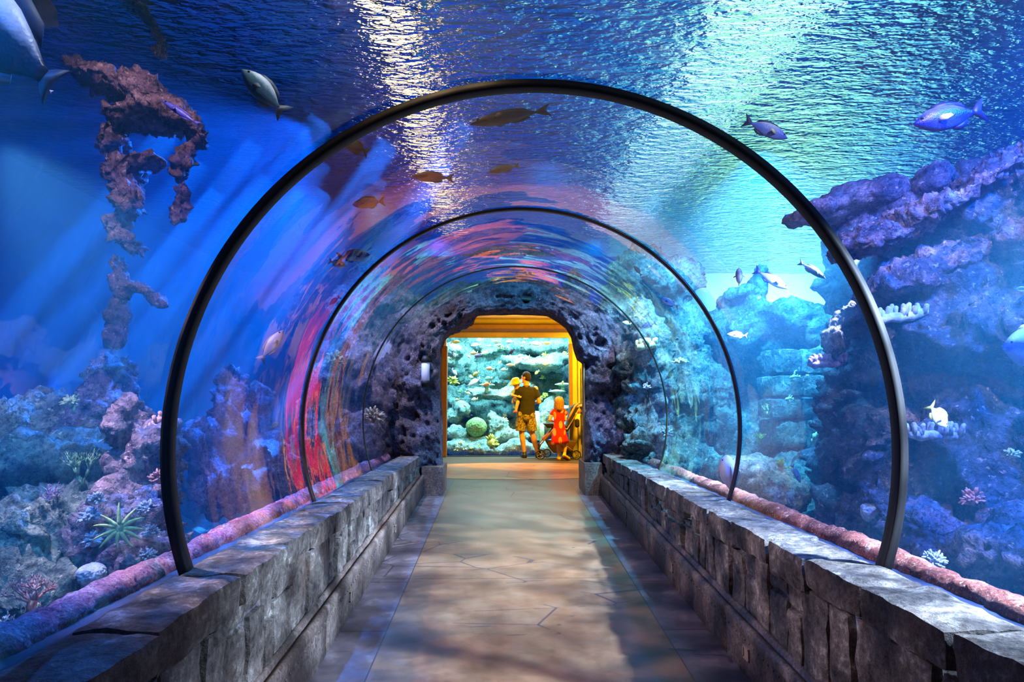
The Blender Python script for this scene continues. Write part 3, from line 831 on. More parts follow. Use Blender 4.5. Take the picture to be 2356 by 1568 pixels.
# ------------------------------------------------------------------ corals
def coral_mat(name, a, b):
    if name in _cache: return _cache[name]
    t = NT(bpy.data.materials.new(name)); p = t.pos()
    n = t.noise(p, 30, 3)
    col = t.ramp(n, [(0.3, L(a)), (0.7, L(b))])
    _cache[name] = t.out(t.bsdf(col, 0.75, 0, t.bump(t.noise(p, 90, 3), .5, .006))); return _cache[name]
CM_WHITE = coral_mat('white coral', (190, 176, 190), (255, 246, 246))
CM_CREAM = coral_mat('cream coral', (190, 180, 120), (252, 246, 200))
CM_PURP = coral_mat('purple coral', (110, 80, 130), (196, 160, 206))
CM_BLUE = coral_mat('pale blue coral', (110, 120, 150), (220, 224, 240))
CM_YEL = coral_mat('yellow coral', (150, 150, 50), (236, 226, 110))
CM_GRN = coral_mat('green coral', (80, 120, 84), (170, 196, 140))
CM_PINK = coral_mat('pink coral', (170, 96, 100), (238, 176, 170))

def finger_coral(label, p0, p1, Y, n, h, r, mat, seed=0, group=None, lean=0.0):
    """row of stubby fingers growing on a ledge from pixel p0 to p1"""
    rnd = random.Random(seed)
    a, b = at(*p0, Y), at(*p1, Y)
    root = empty('finger_coral', (a + b) / 2, label, 'coral', group)
    c = (a + b) / 2
    mb = MB(); d = b - a
    mb.tube([a - c + d * (k / 8) + Vector((0, rnd.uniform(-.02, .02), rnd.uniform(-.01, .01))) for k in range(9)], [r * 1.2] + [r * 2.2] * 7 + [r * 1.2], 8)
    mb.build('base', mat, root)
    mb = MB()
    for i in range(n):
        q = a - c + d * ((i + rnd.uniform(.1, .9)) / n) + Vector((0, rnd.uniform(-1.6, 1.6) * r, 0))
        hh = h * rnd.uniform(.6, 1.1)
        e = q + Vector((rnd.uniform(-.25, .25) * hh + lean * hh, rnd.uniform(-.5, .1) * hh, hh))
        mb.tube([q, q.lerp(e, .5) + Vector((rnd.uniform(-.1, .1) * hh, 0, 0)), e.lerp(q, .1), e], [r * 1.1, r, r * .95, r * .35], 7)
    mb.build('finger_tuft', mat, root)
    return root

def clump_coral(label, px, py, Y, rp, mat, seed=0, n=46, group=None, flat=1.0):
    """ball of short blunt branches"""
    rnd = random.Random(seed); c = at(px, py, Y); R = rp * Y / FPX
    mb = MB(); mb.ell((0, 0, 0), (R * .55, R * .5, R * .5 * flat))
    for i in range(n):
        u = rnd.uniform(-.35, 1); w = rnd.uniform(0, 2 * PI); s = math.sqrt(1 - u * u)
        d = Vector((s * math.cos(w), s * math.sin(w), u * flat)); l = R * rnd.uniform(.8, 1.1)
        k = d.orthogonal().normalized() * R * .12
        mb.tube([d * R * .4, d * l * .75 + k * rnd.uniform(-1, 1), d * l], [R * .11, R * .12, R * .06], 6)
    o = mb.build('clump_coral', mat, loc=c)
    return tag(o, label, 'coral', group)

def branch_coral(label, px, py, Y, hp, mat, seed=0, spread=.7, depth=4, thick=.07, group=None, up=(0, 0, 1)):
    rnd = random.Random(seed); c = at(px, py, Y); H = hp * Y / FPX
    mb = MB()
    def grow(p, d, l, r, k):
        e = p + d * l; m = p.lerp(e, .5) + Vector([rnd.uniform(-.1, .1) * l for _ in range(3)])
        mb.tube([p, m, e], [r, r * .85, r * .7 if k else r * .3], 6)
        if k:
            for i in range(rnd.choice((2, 2, 3))):
                dd = (d + Vector([rnd.uniform(-spread, spread) for _ in range(3)]) + Vector(up) * .15).normalized()
                grow(e, dd, l * rnd.uniform(.62, .85), r * .68, k - 1)
    for i in range(3):
        grow(Vector((0, 0, 0)), (Vector(up) + Vector([rnd.uniform(-.6, .6) for _ in range(3)])).normalized(), H * .34, H * thick, depth - 1)
    return tag(mb.build('branch_coral', mat, loc=c), label, 'coral', group)

def brain_coral(label, px, py, Y, rp, mat, seed=0, squash=.9, group=None, name='brain_coral', f=9.0):
    c = at(px, py, Y); R = rp * Y / FPX
    bm = bmesh.new(); bmesh.ops.create_icosphere(bm, subdivisions=5, radius=1)
    for v in bm.verts:
        d = v.co.normalized(); w = d * f * .5 + Vector((seed, 0, 0))
        g = abs(noise.noise(w + nvec(w * .7) * .8))
        k = 1 + (min(g * 3, 1) - .5) * .07 + noise.noise(d * 1.5 + Vector((seed, 3, 0))) * .09
        v.co = Vector((d.x * R * k, d.y * R * k, d.z * R * squash * k))
    return tag(bmobj(name, bm, mat, loc=c), label, 'coral', group)

def table_coral(label, px, py, Y, rp, mat, seed=0, group=None, th=.18):
    c = at(px, py, Y); R = rp * Y / FPX; mb = MB(); n = 36; rings = 7
    for side in (1, -1):
        b = len(mb.v)
        for i in range(rings + 1):
            t_ = i / rings
            for k in range(n):
                a = 2 * PI * k / n; rr = R * t_ * (1 + .16 * noise.noise(Vector((math.cos(a) * 2 + seed, math.sin(a) * 2, 0))) * t_)
                z = (R * th * (1 - t_ ** 2) + .03 * R * noise.noise(Vector((rr * math.cos(a) / R * 7, rr * math.sin(a) / R * 7, seed)))) if side > 0 else -R * th * 1.6 * (1 - t_) ** 1.5
                mb.v.append(Vector((rr * math.cos(a), rr * math.sin(a), z + R * .04 * side)))
        for i in range(rings):
            for k in range(n):
                k2 = (k + 1) % n; q = (b + i * n + k, b + i * n + k2, b + (i + 1) * n + k2, b + (i + 1) * n + k)
                mb.f.append(q if side > 0 else tuple(reversed(q)))
    m = (rings + 1) * n
    for k in range(n):
        k2 = (k + 1) % n; mb.f.append((rings * n + k, rings * n + k2, m + rings * n + k2, m + rings * n + k))
    mb.tube([(0, 0, -R * .9), (0, 0, -R * .1)], [R * .3, R * .2], 10)
    return tag(mb.build('table_coral', mat, loc=c), label, 'coral', group)

# right side corals
finger_coral('bright white finger coral row on a ledge crossed by the nearest ring, right side', (2000, 738), (2132, 718), 4.55, 24, .085, .016, CM_WHITE, 1)
finger_coral('purple finger coral row under the rock arch, right side', (1862, 838), (1945, 832), 5.3, 20, .075, .016, CM_PURP, 2)
finger_coral('dim blue finger coral row behind the white fish', (2090, 1000), (2215, 1000), 4.05, 20, .075, .014, CM_BLUE, 3)
finger_coral('cream tufted coral below the ruin', (1868, 1012), (1918, 1008), 6.9, 12, .09, .02, CM_CREAM, 4)
clump_coral('cream cauliflower coral on the rock face, upper one near the portal', 1565, 832, 8.2, 20, CM_CREAM, 5, 40, None, .5)
finger_coral('cream finger coral on the reef edge beside the thin seam', (1462, 800), (1512, 790), 8.2, 14, .09, .022, CM_CREAM, 6)
clump_coral('bright white ball of coral at the thin seam', 1532, 996, 7.4, 17, CM_WHITE, 7, 50)
clump_coral('small white coral head beside the lava portal, right side', 1488, 890, 8.0, 11, CM_WHITE, 8, 36)
branch_coral('yellow green staghorn coral right of the second ring, low down', 1800, 1085, 6.0, 38, CM_YEL, 9, .9, 4)
branch_coral('yellow staghorn coral left of the ruin foot', 1745, 1022, 7.2, 34, CM_YEL, 10, .9, 4)
branch_coral('small yellow staghorn coral beside the stone slab', 1915, 1090, 6.0, 30, CM_YEL, 11, .9, 4)
branch_coral('pale staghorn coral at the ruin corner', 1762, 955, 7.3, 30, CM_CREAM, 12, .9, 4)
brain_coral('white speckled dome of coral low beyond the panel, left of the nearest ring', 2009, 1178, 4.9, 27, CM_BLUE, 3, .95)
mb = MB(); p = at(1890, 1105, 6.2); stone(mb, (0, 0, 0), (.26, .2, .035), 1, .012, .03, .006)
tag(mb.build('stone_slab', M_REEF, loc=p), 'flat pale stone slab tilted on the rubble, right side', 'stone')
bpy.data.objects['stone_slab'].rotation_euler = (0.5, R_(18), 0.2)
for i, (x, y, r, l) in enumerate(((1820, 868, 34, 'pale ledge growth on the second course of the ruin'), (1808, 918, 26, 'pale ledge growth on the third course of the ruin'))):
    branch_coral(l, x, y, 7.35, r, CM_CREAM, 20 + i, .8, 3, .1, None, (1, 0, .1))
clump_coral('pinkish coral head low right behind the nearest ring', 2240, 1150, 4.2, 30, CM_PINK, 22, 60)
clump_coral('blue lit coral head near the bottom right corner', 2150, 1290, 3.75, 26, CM_BLUE, 23, 60)
clump_coral('small pale coral tuft high on the right formation', 2330, 1045, 3.9, 18, CM_CREAM, 24, 40)

# left side corals
def starfish():
    c = at(275, 1215, 3.42)
    root = empty('starfish', c, 'pale green many armed starfish stuck to the boulder, lower left', 'starfish')
    nrm = (CAM - c).normalized(); q = nrm.to_track_quat('Z', 'Y').to_matrix()
    R = 52 * 3.42 / FPX; mb = MB(); rnd = random.Random(3)
    mb.ell((0, 0, 0), (R * .3, R * .3, R * .13), n=8, m=20)
    mb.build('disc', CM_GRN, root, fn=lambda v: q @ v)
    for k in range(11):
        a = 2 * PI * k / 11 + rnd.uniform(-.12, .12); m2 = MB(); l = R * rnd.uniform(.85, 1.1); bd = rnd.uniform(-.25, .25)
        pts = [Vector((math.cos(a + bd * t_ * t_) * l * t_, math.sin(a + bd * t_ * t_) * l * t_, R * .03)) for t_ in lin(.15, 1, 8)]
        m2.tube(pts, [R * .09, R * .095, R * .085, R * .075, R * .065, R * .05, R * .035, R * .012], 8)
        m2.build('arm', coral_mat('starfish arm', (150, 170, 110), (216, 226, 150)), root, fn=lambda v: q @ v)
starfish()
def fringe():
    # ring of pale frilly growth around the starfish
    rnd = random.Random(9); n = 0
    for k, (x, y, r) in enumerate(((205, 1190, 24), (222, 1150, 20), (215, 1245, 24), (250, 1290, 24), (300, 1310, 24), (338, 1280, 22), (346, 1225, 20), (340, 1170, 22))):
        clump_coral('white frilly coral tuft in the ring around the pale starfish', x, y, 3.5, r, CM_BLUE, 40 + k, 60, 'frilly tufts around the starfish')
fringe()
branch_coral('teal branching coral on the far left mound', 190, 1120, 3.9, 80, CM_GRN, 51, .8, 5, .04)
branch_coral('brownish branching coral left of the starfish boulder', 120, 1175, 3.7, 60, CM_PURP, 52, .8, 5, .045)
branch_coral('pink branching coral in the lower left corner', 70, 1410, 3.1, 80, CM_PINK, 53, .7, 5, .06)
branch_coral('pale blue branching coral at the bottom left edge', 20, 1470, 2.9, 60, CM_BLUE, 54, .7, 4, .06)
branch_coral('thin white sea whip beside the rounded pillar', 168, 950, 4.3, 60, CM_GRN, 55, .3, 3, .05)
clump_coral('pale green coral tuft beside the rounded pillar', 160, 925, 4.3, 20, CM_CREAM, 56, 40)
clump_coral('pink coral head at the foot of the nearest ring, left side', 370, 1100, 3.7, 26, CM_PINK, 57, 50)
finger_coral('string of pale finger coral left of the nearest ring', (330, 1010), (372, 960), 4.1, 10, .05, .012, CM_PINK, 58)
brain_coral('small domed coral left of the parapet, bottom left', 210, 1320, 3.4, 30, CM_BLUE, 5, .8)
clump_coral('brown coral head on the left rock face by the portal', 770, 830, 8.1, 24, coral_mat('tan coral', (120, 100, 80), (214, 190, 150)), 59, 60)
clump_coral('tan coral head lower on the left rock face by the portal', 860, 960, 8.0, 26, coral_mat('tan coral', (120, 100, 80), (214, 190, 150)), 60, 60)
# ------------------------------------------------------------------ fish
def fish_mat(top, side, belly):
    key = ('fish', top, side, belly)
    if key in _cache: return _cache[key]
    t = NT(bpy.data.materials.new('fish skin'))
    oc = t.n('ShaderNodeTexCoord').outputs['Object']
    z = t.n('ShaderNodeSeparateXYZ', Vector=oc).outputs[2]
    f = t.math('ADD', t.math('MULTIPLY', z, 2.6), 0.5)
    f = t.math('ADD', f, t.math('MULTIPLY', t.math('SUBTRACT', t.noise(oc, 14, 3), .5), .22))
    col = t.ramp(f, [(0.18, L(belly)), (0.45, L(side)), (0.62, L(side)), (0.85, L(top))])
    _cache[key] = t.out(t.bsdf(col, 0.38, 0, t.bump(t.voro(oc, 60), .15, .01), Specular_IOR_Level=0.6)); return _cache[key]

def outline_fin(mb, pts, th, M=None):
    """solid thin fin from an outline in the x-z plane"""
    n = len(pts)
    c = Vector((sum(p[0] for p in pts) / n, 0, sum(p[1] for p in pts) / n))
    vs = []
    for p in pts: vs.append(Vector((p[0], th * .25, p[1])))
    for p in pts: vs.append(Vector((p[0], -th * .25, p[1])))
    vs += [c + Vector((0, th, 0)), c - Vector((0, th, 0))]
    if M is not None: vs = [M @ v for v in vs]
    fs = []
    for i in range(n):
        j = (i + 1) % n
        fs += [(i, j, 2 * n), (n + j, n + i, 2 * n + 1), (i, n + i, n + j, j)]
    mb.add(vs, fs)

def fish(label, head, tail, Y, h=.36, w=.16, top=(60, 70, 90), side=(150, 160, 190), belly=(220, 220, 230), fin=(90, 90, 120), dY=0.0, roll=0.0, simple=False, group=None, forked=True, snout=0.0, cat='fish', extra=None, ts=1.0):
    a, b = at(head[0], head[1], Y + dY), at(tail[0], tail[1], Y)
    x = a - b; Ln = x.length; x.normalize()
    up = Vector((0, 0, 1)); yv = up.cross(x)
    if yv.length < .2: yv = Vector((0, 1, 0)).cross(x); yv = x.cross(Vector((1, 0, 0)))
    yv.normalize(); zv = x.cross(yv).normalized()
    Mr = Matrix((x, yv, zv)).transposed().to_4x4() @ Matrix.Rotation(R_(roll), 4, 'X')
    root = empty('fish', (a + b) / 2, label, cat, group)
    root.rotation_euler = Mr.to_euler(); root.scale = (Ln, Ln, Ln)
    # body: x from -.32 (tail root) to .5 (nose)
    st = [(.5, .012, .02), (.485, .10, .22), (.45, .26, .45), (.40, .47, .66), (.33, .70, .86), (.24, .90, .98), (.13, 1.0, 1.0), (.02, .98, .94), (-.09, .84, .80), (-.18, .62, .58), (-.25, .40, .36), (-.31, .22, .2), (-.35, .19, .12)]
    m = 10 if simple else 18; mb = MB(); b0 = len(mb.v)
    for i, (px, hh, ww) in enumerate(st):
        zc = -.02 * h * (px - .1) * 4 * (1 if px > .1 else 0) - snout * max(0, px - .3) * h
        for k in range(m):
            an = 2 * PI * k / m
            mb.v.append(Vector((px, math.sin(an) * w / 2 * ww, zc + math.cos(an) * h / 2 * hh)))
    for i in range(len(st) - 1):
        for k in range(m):
            k2 = (k + 1) % m; mb.f.append((b0 + i * m + k, b0 + i * m + k2, b0 + (i + 1) * m + k2, b0 + (i + 1) * m + k))
    mb.f.append(tuple(b0 + k for k in range(m))); mb.f.append(tuple(b0 + (len(st) - 1) * m + k for k in range(m)))
    mb.build('body', fish_mat(top, side, belly), root)
    fm = plain('fin %s' % (fin,), fin, .5, 0, .15, 8)
    tf = MB(); th = .014
    if forked: outline_fin(tf, [(-.33, h * .10), (-.42, h * .34), (-.52, h * .52), (-.50, h * .40), (-.43, 0), (-.50, -h * .40), (-.52, -h * .52), (-.42, -h * .34), (-.33, -h * .10)], th)
    else: outline_fin(tf, [(-.33, h * .10), (-.42, h * .26), (-.5, h * .32), (-.515, 0), (-.5, -h * .32), (-.42, -h * .26), (-.33, -h * .10)], th)
    tf.build('tail_fin', fm, root, fn=(lambda v: Vector((-.33 + (v.x + .33) * ts, v.y, v.z * ts))) if ts != 1 else None)
    df = MB(); outline_fin(df, [(.26, h * .44), (.18, h * .56), (.05, h * .62), (-.08, h * .58), (-.2, h * .46), (-.26, h * .22), (-.12, h * .36), (.05, h * .46)], th)
    df.build('dorsal_fin', fm, root)
    if simple: return root
    af = MB(); outline_fin(af, [(.02, -h * .44), (-.06, -h * .58), (-.16, -h * .54), (-.25, -h * .34), (-.22, -h * .2), (-.1, -h * .38)], th)
    af.build('anal_fin', fm, root)
    for s_ in (1, -1):
        pf = MB()
        M = Matrix.Translation((.2, s_ * w * .46, -h * .08)) @ Matrix.Rotation(s_ * R_(-38), 4, 'Z') @ Matrix.Rotation(s_ * R_(20), 4, 'X')
        outline_fin(pf, [(0, .03), (-.06, .055), (-.15, .03), (-.17, -.01), (-.1, -.04), (0, -.03)], .008, M)
        pf.build('pectoral_fin', extra if extra else fm, root)
        ey = MB(); ey.ell((.39, s_ * w * .29, h * .1), (.022, .012, .022), n=7, m=10)
        ey.build('eye', plain('fish eye', (14, 14, 20), .15), root)
    return root

WT, LV, NAVY, ROYAL = (236, 238, 244), (176, 176, 226), (40, 50, 96), (50, 70, 190)
YF_ = plain('pale yellow fin', (240, 232, 150), .5)
WF_ = plain('white fin', (240, 240, 250), .5)
GB = (120, 150, 158)
# left and overhead
fish('grey unicornfish with light painted white on its back high on the left, tail hanging down', (557, 158), (655, 262), 3.4, .40, .17, (238, 240, 246), (96, 134, 150), (80, 110, 130), (110, 110, 120), dY=-.12, roll=-16)  # white top colour stands in for light on the back
fish('large grey fish at the upper left corner, rim light painted on its back, tail pointing down', (-230, -120), (160, 228), 3.0, .40, .18, (236, 240, 250), (22, 40, 66), (14, 28, 50), (60, 80, 110), dY=-.1, roll=-14, ts=.5)  # pale top and dark flank put rim light into the skin
fish('small pale fish under the tail of the large corner fish', (92, 190), (120, 212), 3.6, .26, .12, WT, LV, WT, LV, simple=True)
fish('slender violet fish in front of the left rock arch', (372, 230), (460, 288), 4.0, .14, .1, (120, 110, 220), (70, 80, 190), (60, 70, 180), (80, 80, 190))
fish('white and violet fish swimming up beyond the nearest ring, left', (652, 758), (598, 830), 4.6, .30, .12, WT, (196, 190, 250), WT, LV, roll=8)
fish('blue and white fish pair member nearer the thin ring, left', (852, 585), (775, 592), 5.0, .34, .14, (40, 50, 200), (60, 70, 220), WT, (40, 40, 160))
fish('white bellied blue fish just left of its darker neighbour', (798, 612), (756, 600), 4.7, .36, .14, (60, 80, 200), (190, 200, 240), WT, (80, 90, 190))
fish('deep blue mottled fish under the violet reflection', (810, 470), (886, 462), 4.4, .34, .14, (16, 20, 150), (22, 26, 190), (20, 20, 150), (16, 16, 140))
fish('dark fish silhouette just under the nearest ring, upper left', (788, 325), (848, 352), 3.6, .42, .16, (50, 60, 72), (64, 80, 92), (70, 84, 96), (50, 56, 66))
fish('tan torpedo fish passing overhead on the left', (946, 405), (1044, 410), 4.6, .24, .16, (120, 100, 96), (150, 124, 118), (170, 140, 130), (120, 100, 96))
fish('small yellowish fish passing overhead near the middle', (1122, 396), (1196, 380), 4.7, .22, .14, (150, 120, 80), (170, 140, 90), (180, 150, 100), (150, 120, 80))
fish('long reddish fish high overhead behind the nearest ring', (1080, 285), (1265, 252), 4.0, .16, .14, (84, 44, 60), (96, 50, 64), (110, 60, 70), (80, 40, 56))
fish('tiny blue fish against the second ring, left', (758, 700), (782, 682), 5.2, .36, .14, (30, 30, 220), (50, 60, 230), (60, 70, 230), (30, 30, 200), simple=True)
fish('tiny white fish beside the left rock face', (838, 768), (852, 774), 7.0, .4, .16, WT, WT, WT, LV, simple=True)
fish('small fish shape standing in for a pale teal reflection, left reef', (640, 972), (620, 985), 5.6, .5, .16, (120, 190, 200), (130, 200, 200), WT, (90, 160, 180), simple=True)  # added shape in place of a teal reflection
# right
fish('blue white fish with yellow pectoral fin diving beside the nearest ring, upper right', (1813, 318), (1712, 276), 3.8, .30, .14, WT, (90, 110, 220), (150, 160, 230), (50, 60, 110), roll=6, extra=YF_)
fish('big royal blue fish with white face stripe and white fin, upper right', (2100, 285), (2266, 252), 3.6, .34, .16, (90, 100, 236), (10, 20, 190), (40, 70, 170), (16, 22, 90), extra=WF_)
fish('lavender fish sloping down in front of the green glow', (1814, 664), (1736, 620), 5.6, .26, .12, (200, 196, 240), (126, 130, 220), (180, 180, 230), (70, 80, 160))
fish('small white fish seen head on left of the sloping lavender fish', (1701, 626), (1699, 646), 5.8, .7, .3, WT, LV, WT, LV, dY=-.18)
fish('pale lavender fish left of the second ring top, heading left', (1672, 768), (1720, 772), 5.8, .30, .14, WT, (186, 190, 232), WT, LV)
fish('white fish with yellow edge pointing down, right of the nearest ring', (2178, 982), (2138, 930), 3.5, .52, .16, (240, 244, 220), (226, 234, 240), WT, (214, 220, 120), roll=6)
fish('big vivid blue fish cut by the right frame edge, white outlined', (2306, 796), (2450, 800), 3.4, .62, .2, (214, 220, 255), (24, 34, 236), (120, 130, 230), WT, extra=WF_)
fish('little blue fish at the right edge below the rock ledges', (2334, 664), (2372, 668), 3.8, .34, .14, (90, 110, 230), (50, 60, 220), WT, LV, simple=True)
fish('plump pale lavender fish hovering upright over the right ridge at the second ring', (1672, 1046), (1682, 1140), 4.95, .46, .46, (216, 214, 232), (196, 194, 222), (214, 210, 230), (190, 188, 214), forked=False, roll=90, ts=.4)
fish('white fish with raised fin near the reef edge, right of the portal', (1476, 752), (1510, 742), 6.6, .36, .14, WT, WT, WT, (220, 226, 236))
fish('grey blue fish heading up left over the right reef', (1518, 684), (1562, 706), 6.4, .30, .14, (90, 120, 150), (110, 150, 180), WT, (80, 110, 140))
fish('small dark fish near the crown of the second ring, right', (1458, 610), (1476, 634), 6.0, .30, .14, (50, 90, 100), (60, 100, 110), (70, 110, 120), (40, 80, 90), simple=True)
fish('yellow edged small fish by the portal rock, right', (1432, 740), (1452, 746), 8.0, .44, .16, (220, 210, 60), (236, 236, 220), WT, (220, 210, 60), simple=True)
fish('dark fish leaving the rock beside the green glow, tail to the left', (1900, 640), (1838, 602), 5.2, .24, .12, (30, 50, 90), (40, 60, 110), (40, 60, 110), (30, 50, 90))
fish('orange tipped tiny fish above the sunlit shelf', (1742, 690), (1752, 682), 7.4, .6, .2, (240, 180, 120), (240, 200, 160), WT, (240, 180, 120), simple=True)
fish('slim dark fish before the mossy boulder, right of the second ring', (1842, 1110), (1822, 1068), 5.4, .26, .14, (60, 90, 110), (70, 100, 120), (80, 110, 130), (50, 80, 100))
# ------------------------------------------------------------------ show tank behind the hall window
TX0, TX1, TY1 = -2.6, 3.2, 18.6
mb = MB()
for lo, hi in (((TX0 - .1, YW + .10, -.2), (TX0, TY1, 3.9)), ((TX1, YW + .10, -.2), (TX1 + .1, TY1, 3.9)), ((TX0, TY1, -.2), (TX1, TY1 + .1, 3.9)), ((TX0, YW + .10, -.2), (TX1, TY1, .02)), ((TX0, YW + .10, 3.8), (TX1, TY1, 3.9))):
    mb.box([(a + b) / 2 for a, b in zip(lo, hi)], [b - a for a, b in zip(lo, hi)])
tag(mb.build('wall_show_tank', M_PAINT, smooth=False), 'blue painted shell of the show tank behind the hall window', 'tank wall', kind='structure')
t = NT(bpy.data.materials.new('clear show water'))
ab = t.n('ShaderNodeVolumeAbsorption', Color=(0.30, 0.86, 0.95, 1), Density=.24)
mb = MB(); mb.box(((TX0 + TX1) / 2, (YW + .11 + TY1 - .01) / 2, 1.92), (TX1 - TX0 - .02, TY1 - YW - .12, 3.6))
tag(mb.build('water', t.out(None, ab.outputs[0]), smooth=False), 'clear green blue water of the show tank behind the hall window', 'water', kind='structure')

reef_rock('pale rock back wall of the show tank', [(1170, 910, 17.55, 180, 165, .35), (1060, 840, 17.3, 40, 44, .4), (1050, 930, 17.2, 40, 40, .35), (1130, 800, 17.4, 50, 26, .4), (1290, 930, 17.3, 34, 60, .35), (1180, 850, 17.4, 40, 30, .35), (1045, 790, 17.6, 60, 50, .3), (1290, 790, 17.6, 60, 50, .3)], M_PALE, .05, .22, .12, 5.0, 50.0, ridge=.06)
reef_rock('broad pale shelf high on the right of the show tank', [(1240, 838, 16.5, 62, 13, .55, 4), (1190, 828, 16.7, 40, 12, .4), (1285, 828, 16.6, 40, 14, .4), (1250, 800, 16.9, 60, 16, .4)], M_PALE, .04, .08, .05, 9.0, 52.0)
reef_rock('long pale shelf across the middle of the show tank', [(1135, 908, 16.3, 52, 10, .5, 2), (1180, 905, 16.4, 36, 16, .5), (1100, 900, 16.6, 30, 8, .4), (1200, 890, 16.6, 30, 20, .4)], M_PALE, .04, .07, .05, 9.0, 54.0)
reef_rock('rounded pale boulder at the upper left of the show tank', [(1046, 808, 16.4, 24, 22, .35), (1035, 830, 16.5, 22, 14, .3)], M_PALE, .04, .07, .05, 9.0, 56.0)
reef_rock('dark hollowed boulder left of the middle of the show tank', [(1060, 940, 16.2, 24, 18, .3), (1040, 955, 16.2, 22, 20, .3)], M_PALE, .04, .08, .05, 9.0, 58.0)
reef_rock('pitted boulder right of the big round brain coral', [(1145, 980, 15.9, 24, 26, .3), (1160, 1000, 15.8, 22, 18, .25), (1135, 960, 16.0, 12, 14, .2)], M_PALE, .035, .09, .08, 9.0, 60.0)
reef_rock('leaning pale rock slab behind the girl and the stroller', [(1270, 940, 16.0, 26, 40, .3, 22), (1255, 975, 15.9, 24, 30, .3, 15), (1290, 985, 15.8, 26, 40, .3)], M_PALE, .04, .08, .05, 9.0, 62.0)
reef_rock('low pale rubble along the bottom of the show window', [(1060, 1030, 15.5, 36, 18, .3), (1120, 1036, 15.4, 40, 14, .3), (1190, 1030, 15.5, 44, 18, .3), (1260, 1034, 15.5, 44, 16, .3), (1050, 1000, 15.9, 30, 20, .3), (1100, 1015, 15.8, 30, 10, .3), (1190, 1005, 16.0, 40, 14, .3)], M_PALE, .04, .07, .05, 9.0, 64.0)
brain_coral('big round olive brain coral low left in the show tank', 1096, 982, 15.75, 23, coral_mat('olive coral', (96, 120, 70), (166, 180, 112)), 2, .96, f=16)
rg = random.Random(77)
for i in range(26):
    x, y = rg.uniform(1034, 1302), rg.uniform(790, 1030)
    clump_coral('small clump of growth on the rocks of the show tank', x, y, 16.0 if y > 960 else 16.5, rg.uniform(6, 12), (CM_GRN, CM_YEL, CM_CREAM, CM_WHITE)[i % 4], 200 + i, 24, 'coral clumps in the show tank')
CT = coral_mat('mint coral', (130, 170, 140), (210, 232, 200))
for i, (x, y, r, m, l) in enumerate(((1131, 1018, 20, CM_YEL, 'bright yellow green lobed coral right of the brain coral in the show tank'), (1096, 1036, 16, CM_YEL, 'small yellow lobed coral at the bottom edge of the show window'), (1061, 1030, 18, CM_CREAM, 'cream lobed coral at the bottom left of the show window'), (1120, 1040, 10, CM_YEL, 'lowest yellow coral nub under the lobed yellow coral'), (1042, 877, 16, CM_YEL, 'yellow bushy coral at the left edge of the show window'), (1150, 800, 12, CM_GRN, 'green plant like coral in the dark gap at the top of the show tank'))):
    clump_coral(l, x, y, 15.3 if y > 990 else 15.9, r, m, 70 + i, 26)
for i, (x, y, r, l) in enumerate(((1283, 900, 20, 'pale green plate coral over the head of the girl'), (1295, 884, 18, 'upper pale green plate coral at the right edge of the show window'), (1300, 935, 15, 'lower pale plate coral at the right edge of the show window'), (1120, 885, 18, 'mint plate coral over the middle shelf of the show tank'))):
    table_coral(l, x, y, 15.9, r, CT, i)
mb = MB()
for (x, y0, y1) in ((1236, 948, 1012), (1246, 975, 1014)):
    a, b = at(x, y1, 15.6), at(x, y0, 15.6)
    if x == 1236: o0 = a.copy()
    mb.tube([a - o0, a.lerp(b, .5) - o0, b - o0], [.055, .065, .06], 12)
    mb.tube([b - o0, b - o0 + Vector((0, 0, .03)), b - o0 - Vector((0, 0, .1))], [.06, .05, .035], 12)
tag(mb.build('tube_sponge', CT, loc=o0), 'pair of upright pale green tube sponges right of the man', 'sponge')

